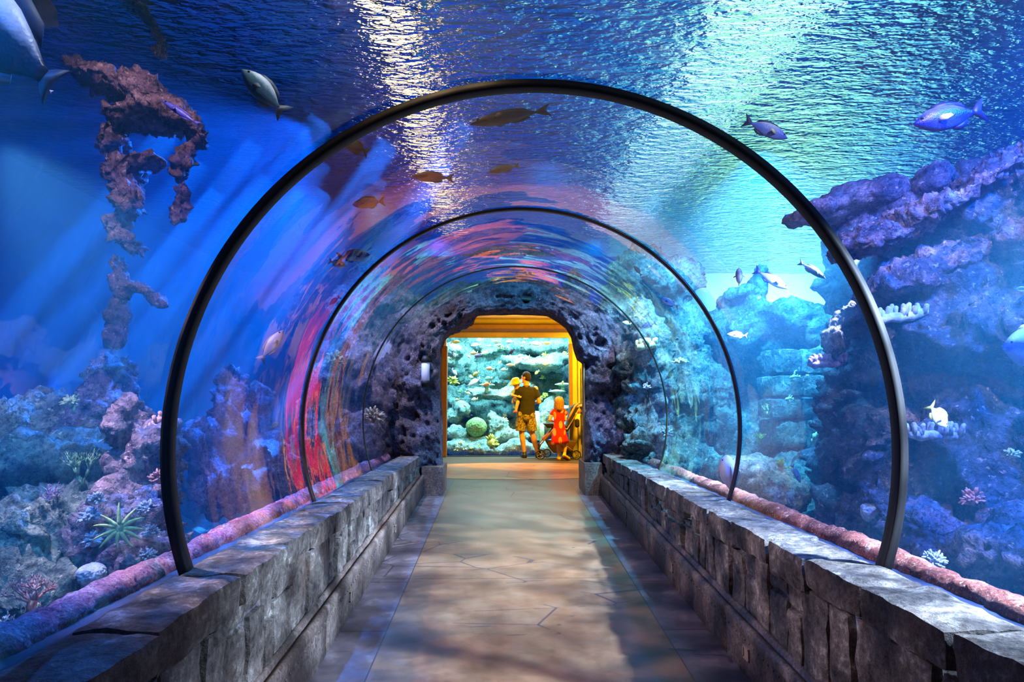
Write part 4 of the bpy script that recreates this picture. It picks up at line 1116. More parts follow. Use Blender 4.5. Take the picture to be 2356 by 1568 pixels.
G = None
TF = [  # px, py in a 4.75x crop from (1000, 740): centre, half extents of head direction, colours
 ((225, 220), (55, -8), ((150, 96, 40), (190, 130, 50), (210, 160, 80), (150, 96, 40)), 'brown orange fish in the top left corner of the show window'),
 ((495, 195), (-40, 4), ((150, 130, 190), (220, 214, 236), WT, LV), 'white and lilac fish at the top of the show window, left of the middle'),
 ((450, 252), (-55, 4), ((216, 220, 150), (226, 226, 190), WT, (220, 220, 120)), 'long pale yellow fish under the topmost lilac fish'),
 ((605, 260), (-18, 0), (WT, (230, 220, 190), WT, (200, 170, 80)), 'tiny round white fish near the top dark gap'),
 ((680, 220), (-42, -6), ((170, 200, 200), (190, 214, 210), WT, (170, 200, 200)), 'pale teal fish high up, left of the white surgeon'),
 ((820, 216), (-46, 2), (WT, (232, 232, 244), LV, LV), 'plump white fish near the top middle of the show window'),
 ((968, 228), (30, -6), ((240, 230, 60), (240, 232, 90), WT, (240, 230, 60)), 'bright yellow fish at the top, right of the plump white fish'),
 ((1005, 180), (-36, 10), (LV, (200, 196, 236), WT, LV), 'lavender fish cut by the top edge of the show window'),
 ((1098, 238), (65, 2), ((220, 220, 220), (226, 230, 224), WT, (200, 196, 190)), 'long white fish near the top right, tail towards the yellow fish'),
 ((1222, 232), (50, -4), ((230, 130, 40), (240, 160, 60), (244, 190, 110), (230, 130, 40)), 'orange fish near the top right corner of the show window'),
 ((430, 342), (-45, 4), ((200, 200, 130), (214, 216, 170), WT, (200, 200, 110)), 'yellowish fish just above the dark purple fish'),
 ((476, 368), (-44, 4), ((60, 34, 90), (80, 44, 110), (90, 60, 120), (60, 34, 90)), 'dark purple fish left of the middle, upper part of the show window'),
 ((545, 336), (-34, 12), (WT, (226, 226, 180), WT, (224, 220, 110)), 'white yellow fish trailing the dark purple fish'),
 ((842, 322), (-34, 26), ((50, 34, 90), (66, 44, 106), (70, 50, 110), (50, 34, 90)), 'dark purple fish slanting down in the upper middle of the show window'),
 ((215, 550), (30, 36), ((130, 120, 190), (170, 160, 216), LV, (130, 120, 190)), 'purple fish slanting down at the left edge of the show window'),
 ((372, 378), (20, 20), ((150, 190, 230), (190, 210, 240), WT, (150, 190, 230)), 'small pale blue fish left of the dark purple fish'),
 ((215, 358), (14, 30), (LV, (190, 180, 220), WT, LV), 'small lilac fish hanging head down near the left edge of the show window'),
 ((155, 396), (-28, -4), (WT, (240, 240, 220), WT, WT), 'tiny white fish at the very left edge of the show window'),
 ((915, 428), (-56, 36), ((180, 160, 190), (228, 220, 232), WT, (150, 130, 160)), 'big white pink fish slanting up right over the middle of the show tank'),
 ((930, 372), (-34, 6), (LV, (206, 204, 240), WT, LV), 'lavender fish above the big white pink fish'),
 ((1010, 395), (-34, 20), ((224, 224, 150), (232, 232, 200), WT, (230, 226, 120)), 'white yellow fish right of the big white pink fish'),
 ((712, 446), (-18, 20), ((220, 224, 90), (230, 232, 150), WT, (220, 224, 90)), 'small yellow fish in the middle of the dark gap'),
 ((605, 512), (-46, -8), ((214, 220, 180), (226, 230, 210), WT, (214, 216, 140)), 'pale cream fish left of the yellow tailed fish'),
 ((830, 472), (-50, -2), ((226, 230, 180), (234, 236, 210), WT, (230, 226, 110)), 'cream fish with yellow tail above the middle shelf'),
 ((760, 522), (-40, 0), ((140, 220, 200), (170, 230, 214), WT, (150, 220, 190)), 'mint green parrot like fish in the middle of the show window'),
 ((452, 568), (-36, 24), ((210, 220, 90), (200, 220, 120), (200, 220, 150), (224, 224, 70)), 'yellow green fish left of the middle of the show window'),
 ((436, 656), (-70, 40), ((150, 130, 200), (206, 200, 236), WT, (150, 170, 230)), 'large lilac fish slanting up right, left half of the show window'),
 ((588, 620), (-44, 4), ((80, 190, 190), (110, 204, 200), (150, 214, 200), (200, 214, 90)), 'teal fish with yellow tail beside the large lilac fish'),
 ((570, 682), (-48, 14), ((200, 120, 70), (216, 150, 104), (224, 180, 150), (200, 120, 70)), 'salmon orange fish right below the teal fish'),
 ((365, 778), (30, 12), ((216, 220, 90), (226, 224, 170), WT, (224, 220, 70)), 'yellow and white angel shaped fish over the dark hollow'),
 ((440, 800), (-22, 2), (WT, (236, 236, 214), WT, (220, 220, 130)), 'tiny white fish right of the yellow and white angel shaped fish'),
 ((436, 846), (-38, 6), (WT, (230, 232, 180), WT, (224, 222, 110)), 'white yellow fish under the tiny white fish, left half of the show window'),
 ((335, 920), (-18, -18), (WT, (236, 236, 240), WT, WT), 'small white fish nosing up above the brain coral'),
 ((1120, 552), (-26, 20), ((190, 210, 90), (190, 214, 130), (210, 224, 160), (190, 210, 90)), 'yellow green fish over the head of the man, to the right'),
 ((1212, 461), (-34, 0), ((230, 226, 90), (232, 230, 130), WT, (230, 226, 90)), 'thin yellow fish in front of the right hand shelf'),
 ((246, 850), (-30, 4), ((220, 216, 130), (226, 224, 170), WT, (220, 216, 110)), 'small yellow fish low at the left of the show window'),
 ((1267, 742), (-14, 2), ((40, 70, 220), (50, 90, 230), (60, 100, 230), (40, 70, 220)), 'tiny blue fish above the girl'),
 ((406, 1022), (-14, -4), ((40, 60, 200), (50, 80, 220), (60, 90, 220), (40, 60, 200)), 'tiny blue fish on top of the brain coral'),
 ((1442, 940), (-34, 0), ((220, 220, 180), (236, 236, 220), WT, (230, 226, 120)), 'white yellow fish at the shoulder height of the girl, by the stroller'),
 ((1400, 668), (4, -24), ((224, 220, 70), (230, 226, 110), WT, (224, 220, 70)), 'small yellow fish standing upright over the plate corals'),
]
rnd = random.Random(21)
for (c, d, cols, lab) in TF:
    cx_, cy_ = 1000 + c[0] / 4.75, 740 + c[1] / 4.75
    dx, dy = d[0] / 4.75, d[1] / 4.75
    Yf = rnd.uniform(14.98, 15.5)
    fish(lab, (cx_ + dx, cy_ + dy), (cx_ - dx, cy_ - dy), Yf, .46 if abs(d[0]) < 50 else .36, .16, *cols, simple=True, group='fish in the show tank')

# ------------------------------------------------------------------ people
def remesh_obj(name, prims, voxel, mat, parent, smooth=2, disp=None):
    mb = MB()
    for p in prims:
        if p[0] == 'c':
            _, a, b, ra, rb = p[:5]; a, b = Vector(a), Vector(b)
            sx = p[5] if len(p) > 5 else 1.0
            mb.tube([a, a.lerp(b, .5), b], [ra, (ra + rb) / 2, rb], 14, True, sx)
            if sx == 1.0: mb.ell(a, (ra, ra, ra)); mb.ell(b, (rb, rb, rb))
        elif p[0] == 'l':
            b0 = len(mb.v); m_ = 24
            for (z, rx, ry, cx, cy_) in p[1]:
                for k in range(m_):
                    a = 2 * PI * k / m_; mb.v.append(Vector((cx + rx * math.cos(a), cy_ + ry * math.sin(a), z)))
            for i in range(len(p[1]) - 1):
                for k in range(m_): mb.f.append((b0 + i * m_ + k, b0 + i * m_ + (k + 1) % m_, b0 + (i + 1) * m_ + (k + 1) % m_, b0 + (i + 1) * m_ + k))
            mb.f.append(tuple(b0 + k for k in range(m_))); mb.f.append(tuple(b0 + (len(p[1]) - 1) * m_ + k for k in range(m_)))
        else:
            _, c, r = p[:3]; M = p[3] if len(p) > 3 else None
            mb.ell(c, r, M, 12, 18)
    me = bpy.data.meshes.new(name); me.from_pydata([tuple(v) for v in mb.v], [], mb.f)
    bm = bmesh.new(); bm.from_mesh(me); bmesh.ops.recalc_face_normals(bm, faces=bm.faces); bm.to_mesh(me); bm.free()
    tmp = bpy.data.objects.new('tmp', me); C.objects.link(tmp)
    r = tmp.modifiers.new('r', 'REMESH'); r.mode = 'VOXEL'; r.voxel_size = voxel
    s = tmp.modifiers.new('s', 'SMOOTH'); s.iterations = smooth; s.factor = .5
    dg = bpy.context.evaluated_depsgraph_get(); dg.update()
    m2 = bpy.data.meshes.new_from_object(tmp.evaluated_get(dg))
    bpy.data.objects.remove(tmp); bpy.data.meshes.remove(me)
    if disp:
        m2.update(); no = [v.normal.copy() for v in m2.vertices]
        for v, n in zip(m2.vertices, no): v.co = v.co + n * disp(v.co)
    m2.materials.clear(); m2.name = name
    return link_mesh(name, m2, mat, parent)

def hand(wr, d, side, curl=.5, s=1.0):
    """palm, four fingers and a thumb; d = pointing direction, side = towards the thumb"""
    wr, d, side = Vector(wr), Vector(d).normalized(), Vector(side).normalized()
    side = (side - d * side.dot(d)).normalized(); nrm = d.cross(side)
    P = [('c', wr, wr + d * .045 * s, .024 * s, .032 * s), ('c', wr + d * .05 * s + side * .018 * s, wr + d * .085 * s + side * .024 * s, .020 * s, .017 * s), ('c', wr + d * .05 * s - side * .018 * s, wr + d * .08 * s - side * .024 * s, .020 * s, .016 * s)]
    for i, (o, l) in enumerate(((.030, .072), (.010, .082), (-.010, .075), (-.029, .058))):
        a = wr + d * .085 * s + side * o * s; dd = d
        for k in range(3):
            dd = (dd + nrm * curl * (.55 if k else .3)).normalized()
            b = a + dd * l * s * (.45, .32, .25)[k]
            P.append(('c', a, b, .0095 * s, (.009 if k < 2 else .007) * s)); a = b
    t0 = wr + d * .03 * s + side * .026 * s; t1 = t0 + (side * .8 + d * .7 + nrm * curl * .4).normalized() * .038 * s
    P += [('c', t0, t1, .012 * s, .0105 * s), ('c', t1, t1 + (d * .9 + side * .2 + nrm * curl * .7).normalized() * .03 * s, .0105 * s, .008 * s)]
    return P

def head_prims(c, face, r=.093, h=.118):
    c = Vector(c); f = Vector(face).normalized(); u = Vector((0, 0, 1)); s = f.cross(u).normalized()
    Mh = Matrix((s, f, u)).transposed()
    P = [('e', c + u * .012 - f * .008, (r * .86, r * 1.05, h * .92), Mh), ('e', c - u * h * .42 + f * r * .30, (r * .62, r * .62, h * .48), Mh),
         ('c', c + f * r * .96 + u * .005, c + f * r * 1.16 - u * .028, .010, .015), ('e', c + f * r * .93 - u * .062, (.026, .012, .010), Mh),
         ('e', c + f * r * .82 - u * .100, (.026, .022, .02), Mh), ('e', c + f * r * .86 + u * .030, (.05, .018, .012), Mh)]
    for k in (1, -1): P.append(('e', c + s * k * r * .88 - f * .012 - u * .012, (.012, .022, .032), Mh))
    return P
def eyes(c, face, parent, r=.093):
    c = Vector(c); f = Vector(face).normalized(); u = Vector((0, 0, 1)); s = f.cross(u).normalized()
    for k in (1, -1):
        mb = MB(); mb.ell(c + f * r * .90 + s * k * .032 + u * .006, (.013, .013, .009)); mb.build('eye', plain('eye white and iris', (60, 46, 40), .2), parent)

SKIN = plain('warm skin', (222, 160, 122), .5, 0, .06, 20)
SKIN2 = plain('fair skin', (232, 176, 140), .5, 0, .06, 20)
M_SHIRT = plain('charcoal cotton', (34, 32, 32), .9, 0, .15, 14)
M_SHOE = plain('black shoe', (24, 22, 24), .5)
t = NT(bpy.data.materials.new('camouflage cloth')); p = t.pos(obj=True)
n = t.noise(p, 26, 2, .6); n2 = t.noise(t.pos((1, 1, 1.4), True), 37, 2, .6)
col = t.mix(t.math('GREATER_THAN', n, .54), L((150, 132, 90)), L((92, 84, 54)))
col = t.mix(t.math('GREATER_THAN', n2, .58), col, L((66, 56, 40)))
col = t.mix(t.math('LESS_THAN', n2, .39), col, L((186, 168, 122)))
M_CAMO = t.out(t.bsdf(col, .9))

# the man
base = at(1211, 1053, 14.3); base.z = ZE
man = empty('person', base, 'man in charcoal t shirt and camouflage shorts seen from behind, toddler on his left arm', 'person')
hc, face = (-.005, 0, 1.665), (-.86, .5, -.04)
B = head_prims(hc, face) + [('c', (.005, -.01, 1.44), (0, -.01, 1.60), .068, .060),
    ('e', (.015, 0, 1.30), (.185, .105, .20)), ('e', (.01, 0, 1.08), (.15, .10, .18)), ('e', (-.01, 0, .93), (.165, .11, .13)),
    ('c', (-.165, 0, 1.43), (-.265, .02, 1.15), .055, .042), ('c', (-.265, .02, 1.15), (-.13, .20, 1.14), .044, .030),
    ('c', (.195, 0, 1.43), (.275, .01, 1.15), .055, .042), ('c', (.275, .01, 1.15), (.155, .19, 1.14), .044, .030),
    ('c', (-.10, 0, .90), (-.095, .0, .50), .088, .058), ('c', (-.095, 0, .50), (-.075, -.015, .36), .056, .060), ('c', (-.075, -.015, .36), (-.04, -.02, .08), .060, .036), ('c', (-.04, -.02, .07), (-.075, .12, .04), .042, .036),
    ('c', (.075, 0, .90), (.125, .03, .50), .088, .058), ('c', (.125, .03, .50), (.165, .03, .36), .056, .060), ('c', (.165, .03, .36), (.235, .06, .09), .060, .036), ('c', (.235, .06, .07), (.29, .19, .04), .042, .036)]
B += hand((-.13, .20, 1.14), (.8, .5, .1), (0, .3, .9), .7) + hand((.155, .19, 1.14), (-.9, .35, .05), (0, .4, .9), .6)
remesh_obj('body', B, .006, SKIN, man, 3)
eyes(hc, face, man)
remesh_obj('hair', [('e', (.006, -.008, 1.708), (.090, .098, .082)), ('e', (.024, -.030, 1.66), (.078, .075, .085))], .006, plain('short dark brown hair', (46, 30, 22), .8), man, 2, lambda v: .004 * noise.noise(v * 60))
fold = lambda v: .006 * noise.noise(Vector((v.x * 9, v.y * 9, v.z * 5))) + .003 * noise.noise(v * 22)
remesh_obj('shirt', [('l', [(.885, .186, .142, 0, -.004), (.95, .182, .138, .002, -.004), (1.06, .170, .124, .006, -.004), (1.18, .178, .122, .010, -.004), (1.29, .196, .124, .014, -.004), (1.37, .200, .116, .014, -.004), (1.42, .17, .095, .012, -.004), (1.455, .12, .078, .008, -.006), (1.485, .07, .06, .004, -.008)]), ('c', (-.13, 0, 1.40), (.16, 0, 1.395), .078, .078), ('c', (-.04, -.004, 1.43), (.05, -.004, 1.43), .062, .062),
    ('c', (-.15, 0, 1.395), (-.228, .014, 1.27), .076, .072, .999), ('c', (.18, 0, 1.39), (.246, .008, 1.25), .076, .070, .999), ('e', (.004, -.008, 1.465), (.078, .07, .04))], .008, M_SHIRT, man, 6, fold)
remesh_obj('collar', [('c', (.004 + .074 * math.cos(a), -.008 + .070 * math.sin(a), 1.484), (.004 + .074 * math.cos(a + .42), -.008 + .070 * math.sin(a + .42), 1.484), .007, .007) for a in lin(0, 2 * PI, 16)], .005, M_SHIRT, man, 1)
remesh_obj('shorts', [('c', (-.01, 0, .97), (-.01, 0, .86), .135, .15), ('e', (-.09, -.01, .88), (.115, .12, .13)), ('e', (.075, -.01, .88), (.115, .12, .13)),
    ('c', (-.105, 0, .86), (-.12, .0, .55), .108, .106, .999), ('c', (.085, 0, .86), (.12, .02, .55), .106, .106, .999), ('e', (-.205, .0, .68), (.025, .07, .09)), ('e', (.195, .01, .68), (.025, .07, .09))], .009, M_CAMO, man, 2, fold)
for x, y, tx, ty in ((-.04, -.02, -.075, .14), (.235, .06, .29, .2)):
    remesh_obj('shoe', [('c', (x, y - .03, .048), (tx, ty, .040), .050, .044), ('c', (x, y - .01, .085), (x, y, .11), .046, .044), ('c', (x, y - .035, .02), (tx, ty + .02, .02), .05, .046)], .007, M_SHOE, man, 2)

# the toddler
tb = at(1185, 915, 14.02); off = Vector((-.02, -.07, 0))
tod = empty('person', (base.x - .235, base.y - .02, base.z + .93), 'toddler in a yellow sun hat carried on the left arm of the man', 'person')
hc2, f2 = (.02, .06, .60), (.75, .6, -.1)
TB = head_prims(hc2, f2, .074, .092) + [('c', (.015, .055, .46), (.02, .06, .54), .036, .034), ('e', (.02, .07, .36), (.085, .075, .13)), ('e', (.02, .08, .25), (.08, .075, .08)),
    ('c', (-.04, .01, .44), (-.065, -.075, .365), .032, .027), ('c', (-.065, -.075, .365), (.045, -.14, .335), .027, .020),
    ('c', (.01, .0, .25), (.055, -.10, .215), .048, .040), ('c', (.055, -.10, .215), (.02, -.125, .06), .040, .025), ('c', (.02, -.125, .05), (-.01, -.10, .02), .024, .02),
    ('c', (.07, .14, .25), (.09, .2, .18), .048, .040), ('c', (.09, .2, .18), (.06, .2, .05), .038, .025), ('c', (.06, .2, .045), (.03, .25, .03), .024, .02), ('c', (.08, .08, .44), (.15, .1, .36), .032, .025), ('c', (.15, .1, .36), (.17, .02, .42), .025, .02)]
TB += hand((.045, -.14, .335), (.9, .05, -.15), (0, .2, 1), .4, .55) + hand((.17, .02, .42), (.5, -.5, .5), (0, .2, 1), .5, .55)
remesh_obj('body', TB, .006, SKIN2, tod, 3)
eyes(hc2, f2, tod, .074)
hm = MB(); hm.lathe((.005, .05, .615), [(.125, -.035), (.130, -.030), (.105, .005), (.094, .03), (.088, .075), (.066, .105), (.03, .118), (.004, .12)], 28)
HM = plain('yellow cotton', (246, 206, 70), .85, 0, .1, 20)
hm.build('sun_hat', HM, tod, fn=lambda v: Vector((v.x, v.y, v.z - .22 * (v.x - .005) * 0 + (v.x - .005) * .22 + .006 * noise.noise(v * 14))))
remesh_obj('shirt', [('e', (.02, .07, .37), (.096, .086, .125)), ('c', (-.035, .01, .435), (-.052, -.03, .40), .042, .038), ('c', (.075, .08, .435), (.11, .09, .40), .042, .038)], .008, plain('pale blue cotton', (120, 150, 190), .9), tod, 2)
remesh_obj('shorts', [('e', (.02, .08, .255), (.09, .085, .085)), ('c', (.012, .0, .25), (.045, -.075, .225), .056, .05), ('c', (.07, .14, .25), (.083, .18, .205), .056, .05)], .008, plain('grey green cotton', (110, 104, 70), .9), tod, 2)
for x, y, z in ((.003, -.112, .025), (.045, .225, .035)):
    remesh_obj('sandal', [('c', (x + .02, y - .02, z), (x - .025, y + .03, z - .012), .028, .024)], .006, plain('pink sandal', (214, 110, 120), .6), tod, 1)

# the girl
gb = at(1287, 1056, 13.6); gb.z = ZE
girl = empty('person', gb, 'small fair haired girl in a red dress with pale prints, seen from behind', 'person')
hc3, f3 = (0, .015, 1.145), (.1, 1, -.05)
GB_ = head_prims(hc3, f3, .080, .105) + [('c', (0, .0, .98), (0, .01, 1.07), .040, .040), ('e', (-.003, 0, .88), (.10, .07, .14)), ('e', (0, 0, .68), (.10, .08, .14)),
    ('c', (-.115, 0, .965), (-.19, .0, .80), .036, .029), ('c', (-.19, 0, .80), (-.115, .11, .77), .029, .021), ('c', (.105, 0, .965), (.125, .0, .80), .036, .029), ('c', (.125, 0, .80), (.10, .14, .78), .029, .021),
    ('c', (-.045, 0, .60), (-.02, .01, .34), .062, .044), ('c', (-.02, .01, .34), (-.012, -.005, .23), .044, .043), ('c', (-.012, -.005, .23), (-.005, .0, .06), .043, .026), ('c', (-.005, 0, .045), (-.01, .11, .03), .03, .026),
    ('c', (.06, 0, .60), (.105, .02, .36), .062, .044), ('c', (.105, .02, .36), (.112, -.02, .26), .044, .043), ('c', (.112, -.02, .26), (.095, -.07, .12), .043, .026), ('c', (.095, -.075, .10), (.165, -.01, .035), .03, .026)]
GB_ += hand((-.115, .11, .77), (.7, .7, 0), (0, 0, 1), .5, .7) + hand((.10, .14, .78), (-.3, .9, .1), (0, 0, 1), .6, .7)
remesh_obj('body', GB_, .006, SKIN2, girl, 3)
eyes(hc3, f3, girl, .08)
strand = lambda v: .008 * noise.noise(Vector((v.x * 60, v.y * 60, v.z * 4)))
remesh_obj('hair', [('e', (0, 0, 1.17), (.094, .098, .094)), ('c', (0, -.02, 1.16), (.0, -.045, 1.03), .092, .075), ('c', (-.055, -.01, 1.12), (-.066, -.01, 1.03), .045, .034), ('c', (.055, -.01, 1.12), (.064, -.01, 1.02), .045, .032)], .006, plain('dark blond hair', (150, 104, 52), .6, 0, .2, 30), girl, 2, strand)
t = NT(bpy.data.materials.new('red printed cotton')); p = t.pos((1, 1, 1), True)
sx_ = t.n('ShaderNodeSeparateXYZ', Vector=p)
spot = None
for (ex, ey, rx, ry) in ((820, 740, 27, 66), (925, 668, 30, 40), (908, 872, 32, 62), (815, 980, 30, 64), (895, 1105, 30, 64), (985, 700, 18, 30), (790, 1148, 26, 26), (965, 985, 18, 40), (870, 1010, 0.1, 0.1)):
    u = t.math('DIVIDE', t.math('SUBTRACT', sx_.outputs[0], (ex - 890) * .00134), rx * .00115)
    w = t.math('DIVIDE', t.math('SUBTRACT', sx_.outputs[2], (1400 - ey) * .00134), ry * .00120)
    e = t.math('LESS_THAN', t.math('ADD', t.math('MULTIPLY', u, u), t.math('MULTIPLY', w, w)), 1.0)
    spot = e if spot is None else t.math('MAXIMUM', spot, e)
spot = t.math('MULTIPLY', spot, t.math('GREATER_THAN', t.noise(p, 60, 2), .38))
M_DRESS = t.out(t.bsdf(t.mix(spot, L((206, 16, 24)), L((255, 150, 112))), .85))
dm = MB(); n = 48; prof = [(.045, .05, 1.015), (.085, .06, 1.01), (.118, .068, .985), (.122, .082, .93), (.112, .085, .85), (.098, .078, .75), (.104, .085, .71), (.125, .105, .62), (.148, .13, .50), (.166, .15, .40), (.172, .156, .335), (.165, .15, .333)]
for (rx, ry, z) in prof:
    for k in range(n):
        a = 2 * PI * k / n; pl = 1 + (.05 * math.sin(a * 9) + .03 * math.sin(a * 5 + 1)) * max(0, (.72 - z) / .4)
        dm.v.append(Vector((rx * math.cos(a) * pl + (.01 if z < .6 else 0) * (0.6 - z) * 3, ry * math.sin(a) * pl, z + (.022 * math.cos(a) if z < .42 else 0))))
for i in range(len(prof) - 1):
    for k in range(n):
        k2 = (k + 1) % n; dm.f.append((i * n + k, i * n + k2, (i + 1) * n + k2, (i + 1) * n + k))
dm.build('dress', M_DRESS, girl)
for sx, x in ((-1, -.118), (1, .112)):
    remesh_obj('sleeve', [('c', (x * .8, 0, .975), (x * 1.18, 0, .925), .048, .044)], .007, M_DRESS, girl, 2)
M_YS = plain('yellow sneaker', (240, 196, 30), .6)
for pr, sole in (([('c', (-.005, -.02, .04), (-.012, .12, .035), .036, .034), ('c', (-.005, -.005, .06), (-.005, 0, .085), .036, .034)], ((-.005, -.025, .012), (-.012, .125, .012))),
           ([('c', (.085, -.09, .105), (.185, .01, .04), .036, .034), ('c', (.092, -.075, .12), (.098, -.07, .14), .036, .034)], ((.075, -.105, .085), (.185, .015, .018)))):
    sh = remesh_obj('shoe', pr, .006, M_YS, girl, 2)
    remesh_obj('sole', [('c', sole[0], sole[1], .036, .034)], .006, plain('brown rubber sole', (120, 60, 40), .7), sh, 1)

# the person hidden behind the right jamb
hb = at(1378, 1050, 14.1); hb.z = ZE
hid = empty('person', hb, 'person mostly hidden by the right door jamb, one bare forearm reaching to the stroller handle', 'person')
hc4, f4 = (0, 0, 1.60), (-1, .2, -.1)
HB = head_prims(hc4, f4) + [('c', (0, 0, 1.40), (0, 0, 1.53), .058, .054), ('e', (0, 0, 1.25), (.12, .17, .20)), ('e', (0, 0, 1.02), (.11, .15, .18)), ('e', (0, 0, .90), (.12, .165, .13))]
for k in (-1, 1):
    HB += [('c', (0, .08 * k, .88), (-.01, .09 * k, .48), .08, .054), ('c', (-.01, .09 * k, .48), (.0, .09 * k, .08), .054, .036), ('c', (0, .09 * k, .05), (-.14, .1 * k, .035), .04, .034)]
ha = at(1333, 934, 13.98) - hb
HB += [('c', (0, -.17, 1.36), (-.06, -.20, 1.12), .05, .04), ('c', (-.06, -.20, 1.12), tuple(ha + Vector((.04, -.04, .01))), .04, .028), ('c', (0, .17, 1.36), (-.06, .20, 1.12), .05, .04), ('c', (-.06, .20, 1.12), (-.16, .16, 1.05), .04, .028)]
HB += hand(ha + Vector((.04, -.04, .01)), (-1, .25, -.05), (0, .5, .9), .9, .9) + hand((-.16, .16, 1.05), (-.8, -.2, -.4), (0, -.4, .8), .5, .9)
remesh_obj('body', HB, .006, SKIN, hid, 3); eyes(hc4, f4, hid)
remesh_obj('hair', [('e', (.015, 0, 1.65), (.095, .098, .095)), ('c', (.04, 0, 1.60), (.05, 0, 1.45), .085, .06)], .007, plain('short dark brown hair', (46, 30, 22), .8), hid, 2)
remesh_obj('shirt', [('e', (0, 0, 1.26), (.135, .19, .19)), ('e', (0, 0, 1.05), (.128, .168, .22)), ('c', (0, -.16, 1.36), (-.03, -.185, 1.24), .07, .062), ('c', (0, .16, 1.36), (-.03, .185, 1.24), .07, .062)], .01, plain('olive cotton', (96, 90, 60), .9), hid, 2, fold)
remesh_obj('trousers', [('e', (0, 0, .90), (.135, .18, .14))] + [('c', (0, .085 * k, .86), (0, .095 * k, .12), .098, .07) for k in (-1, 1)], .01, plain('dark blue denim', (50, 60, 90), .9), hid, 2, fold)
for k in (-1, 1):
    remesh_obj('shoe', [('c', (.03, .09 * k, .045), (-.16, .1 * k, .04), .048, .044)], .008, M_SHOE, hid, 2)

# ------------------------------------------------------------------ stroller
sb = at(1150 + 900 / 6.53, 1053, 14.15); sb.z = ZE
st = empty('stroller', sb, 'black and tan pushchair with spoked wheels standing behind the girl', 'stroller')
K = .001365
def Q(x, y, d=0.0): return Vector(((x - 900) * K, d, (1400 - y) * K))
M_BLK = plain('black stroller cloth', (26, 24, 24), .8); M_TAN = plain('tan stroller tube', (190, 150, 96), .35, .3); M_TYRE = plain('dark tyre', (34, 32, 30), .7)
M_OLV = plain('olive wheel plastic', (150, 130, 70), .5); M_BRN = plain('brown basket cloth', (96, 66, 46), .9); M_SALM = plain('salmon piping', (224, 140, 104), .7)
def wheel(x, y, r, d):
    c = Q(x, y, d); c.z = r * K; r *= K
    mb = MB(); n = 36; m = 10
    for i in range(n):
        a = 2 * PI * i / n
        for k in range(m):
            b = 2 * PI * k / m; rr = r * .90 + r * .10 * math.cos(b)
            mb.v.append(c + Vector((rr * math.cos(a), r * .16 * math.sin(b), rr * math.sin(a))))
    for i in range(n):
        for k in range(m):
            mb.f.append((i * m + k, i * m + (k + 1) % m, ((i + 1) % n) * m + (k + 1) % m, ((i + 1) % n) * m + k))
    w = mb.build('wheel', M_TYRE, st)
    mb = MB(); mb.lathe(c, [(r * .06, -.025), (r * .2, -.025), (r * .2, .025), (r * .06, .025)], 16, 'y')
    for k in range(6):
        a = 2 * PI * k / 6 + .3; dv = Vector((math.cos(a), 0, math.sin(a))); e = Vector((-math.sin(a), 0, math.cos(a)))
        mb.tube([c + dv * r * .15, c + dv * r * .55, c + dv * r * .82 + e * r * .06], [r * .07, r * .06, r * .08], 6)
    ri = []
    for i in range(31):
        a = 2 * PI * i / 30; ri.append(c + Vector((r * .8 * math.cos(a), 0, r * .8 * math.sin(a))))
    mb.tube(ri, r * .06, 8)
    mb.build('rim', M_OLV, w)
wheel(602, 1325, 72, -.26); wheel(720, 1322, 66, .24); wheel(1130, 1310, 68, -.26); wheel(1010, 1330, 66, .24)
for d in (-.24, .22):
    mb = MB(); mb.tube([Q(590, 1200, d), Q(640, 1140, d), Q(760, 1000, d), Q(830, 900, d)], .014, 10); mb.tube([Q(830, 900, d), Q(1000, 960, d), Q(1120, 760, d), Q(1185, 640, d)], .012, 10)
    mb.tube([Q(770, 1010, d), Q(950, 1180, d), Q(1130, 1310, d)], .012, 10); mb.build('frame_tube', M_TAN, st)
    mb = MB(); mb.tube([Q(602, 1320, d), Q(575, 1240, d), Q(600, 1180, d)], [.014, .022, .02], 10); mb.build('front_fork', M_BLK, st)
mb = MB(); mb.tube([Q(602, 1325, -.26), Q(602, 1325, .2)], .008); mb.tube([Q(1130, 1310, -.26), Q(1130, 1310, .22)], .008); mb.build('axle', M_TYRE, st)
mb = MB(); mb.prism([((x - 900) * K, (1400 - y) * K) for x, y in ((650, 880), (800, 876), (800, 930), (720, 945), (690, 915))], 'y', -.22, .2); mb.build('snack_tray', M_BLK, st, bevel=.008)
mb = MB(); mb.prism([((x - 900) * K, (1400 - y) * K) for x, y in ((770, 930), (1000, 900), (1060, 640), (1110, 600), (1200, 570), (1205, 640), (1110, 800), (1060, 930), (990, 1010), (800, 1010))], 'y', -.2, .18); mb.build('seat', M_BLK, st, bevel=.02)
mb = MB(); mb.tube([Q(1010, 840, -.205), Q(1060, 730, -.205), Q(1120, 620, -.205), Q(1180, 568, -.2)], [.012, .02, .02, .012], 8, True, .6); mb.build('piping', M_SALM, st)
mb = MB(); mb.tube([Q(1185, 600, -.2), Q(1245, 655, -.2), Q(1290, 680, -.16), Q(1290, 680, .14), Q(1245, 655, .18), Q(1185, 600, .18)], .016, 10); mb.tube([Q(1190, 720, -.2), Q(1245, 710, -.2), Q(1285, 684, -.16)], .012, 8); mb.build('handle', M_BLK, st)
mb = MB(); mb.prism([((x - 900) * K, (1400 - y) * K) for x, y in ((680, 1130), (1150, 1136), (1060, 1300), (800, 1310), (740, 1240))], 'y', -.2, .18); mb.build('basket', M_BRN, st, bevel=.015)
mb = MB(); mb.prism([((x - 900) * K, (1400 - y) * K) for x, y in ((640, 1090), (760, 990), (775, 1030), (700, 1110), (640, 1130))], 'y', -.16, .14); mb.build('footrest', plain('red and white foot cloth', (200, 120, 100), .8), st, bevel=.01)
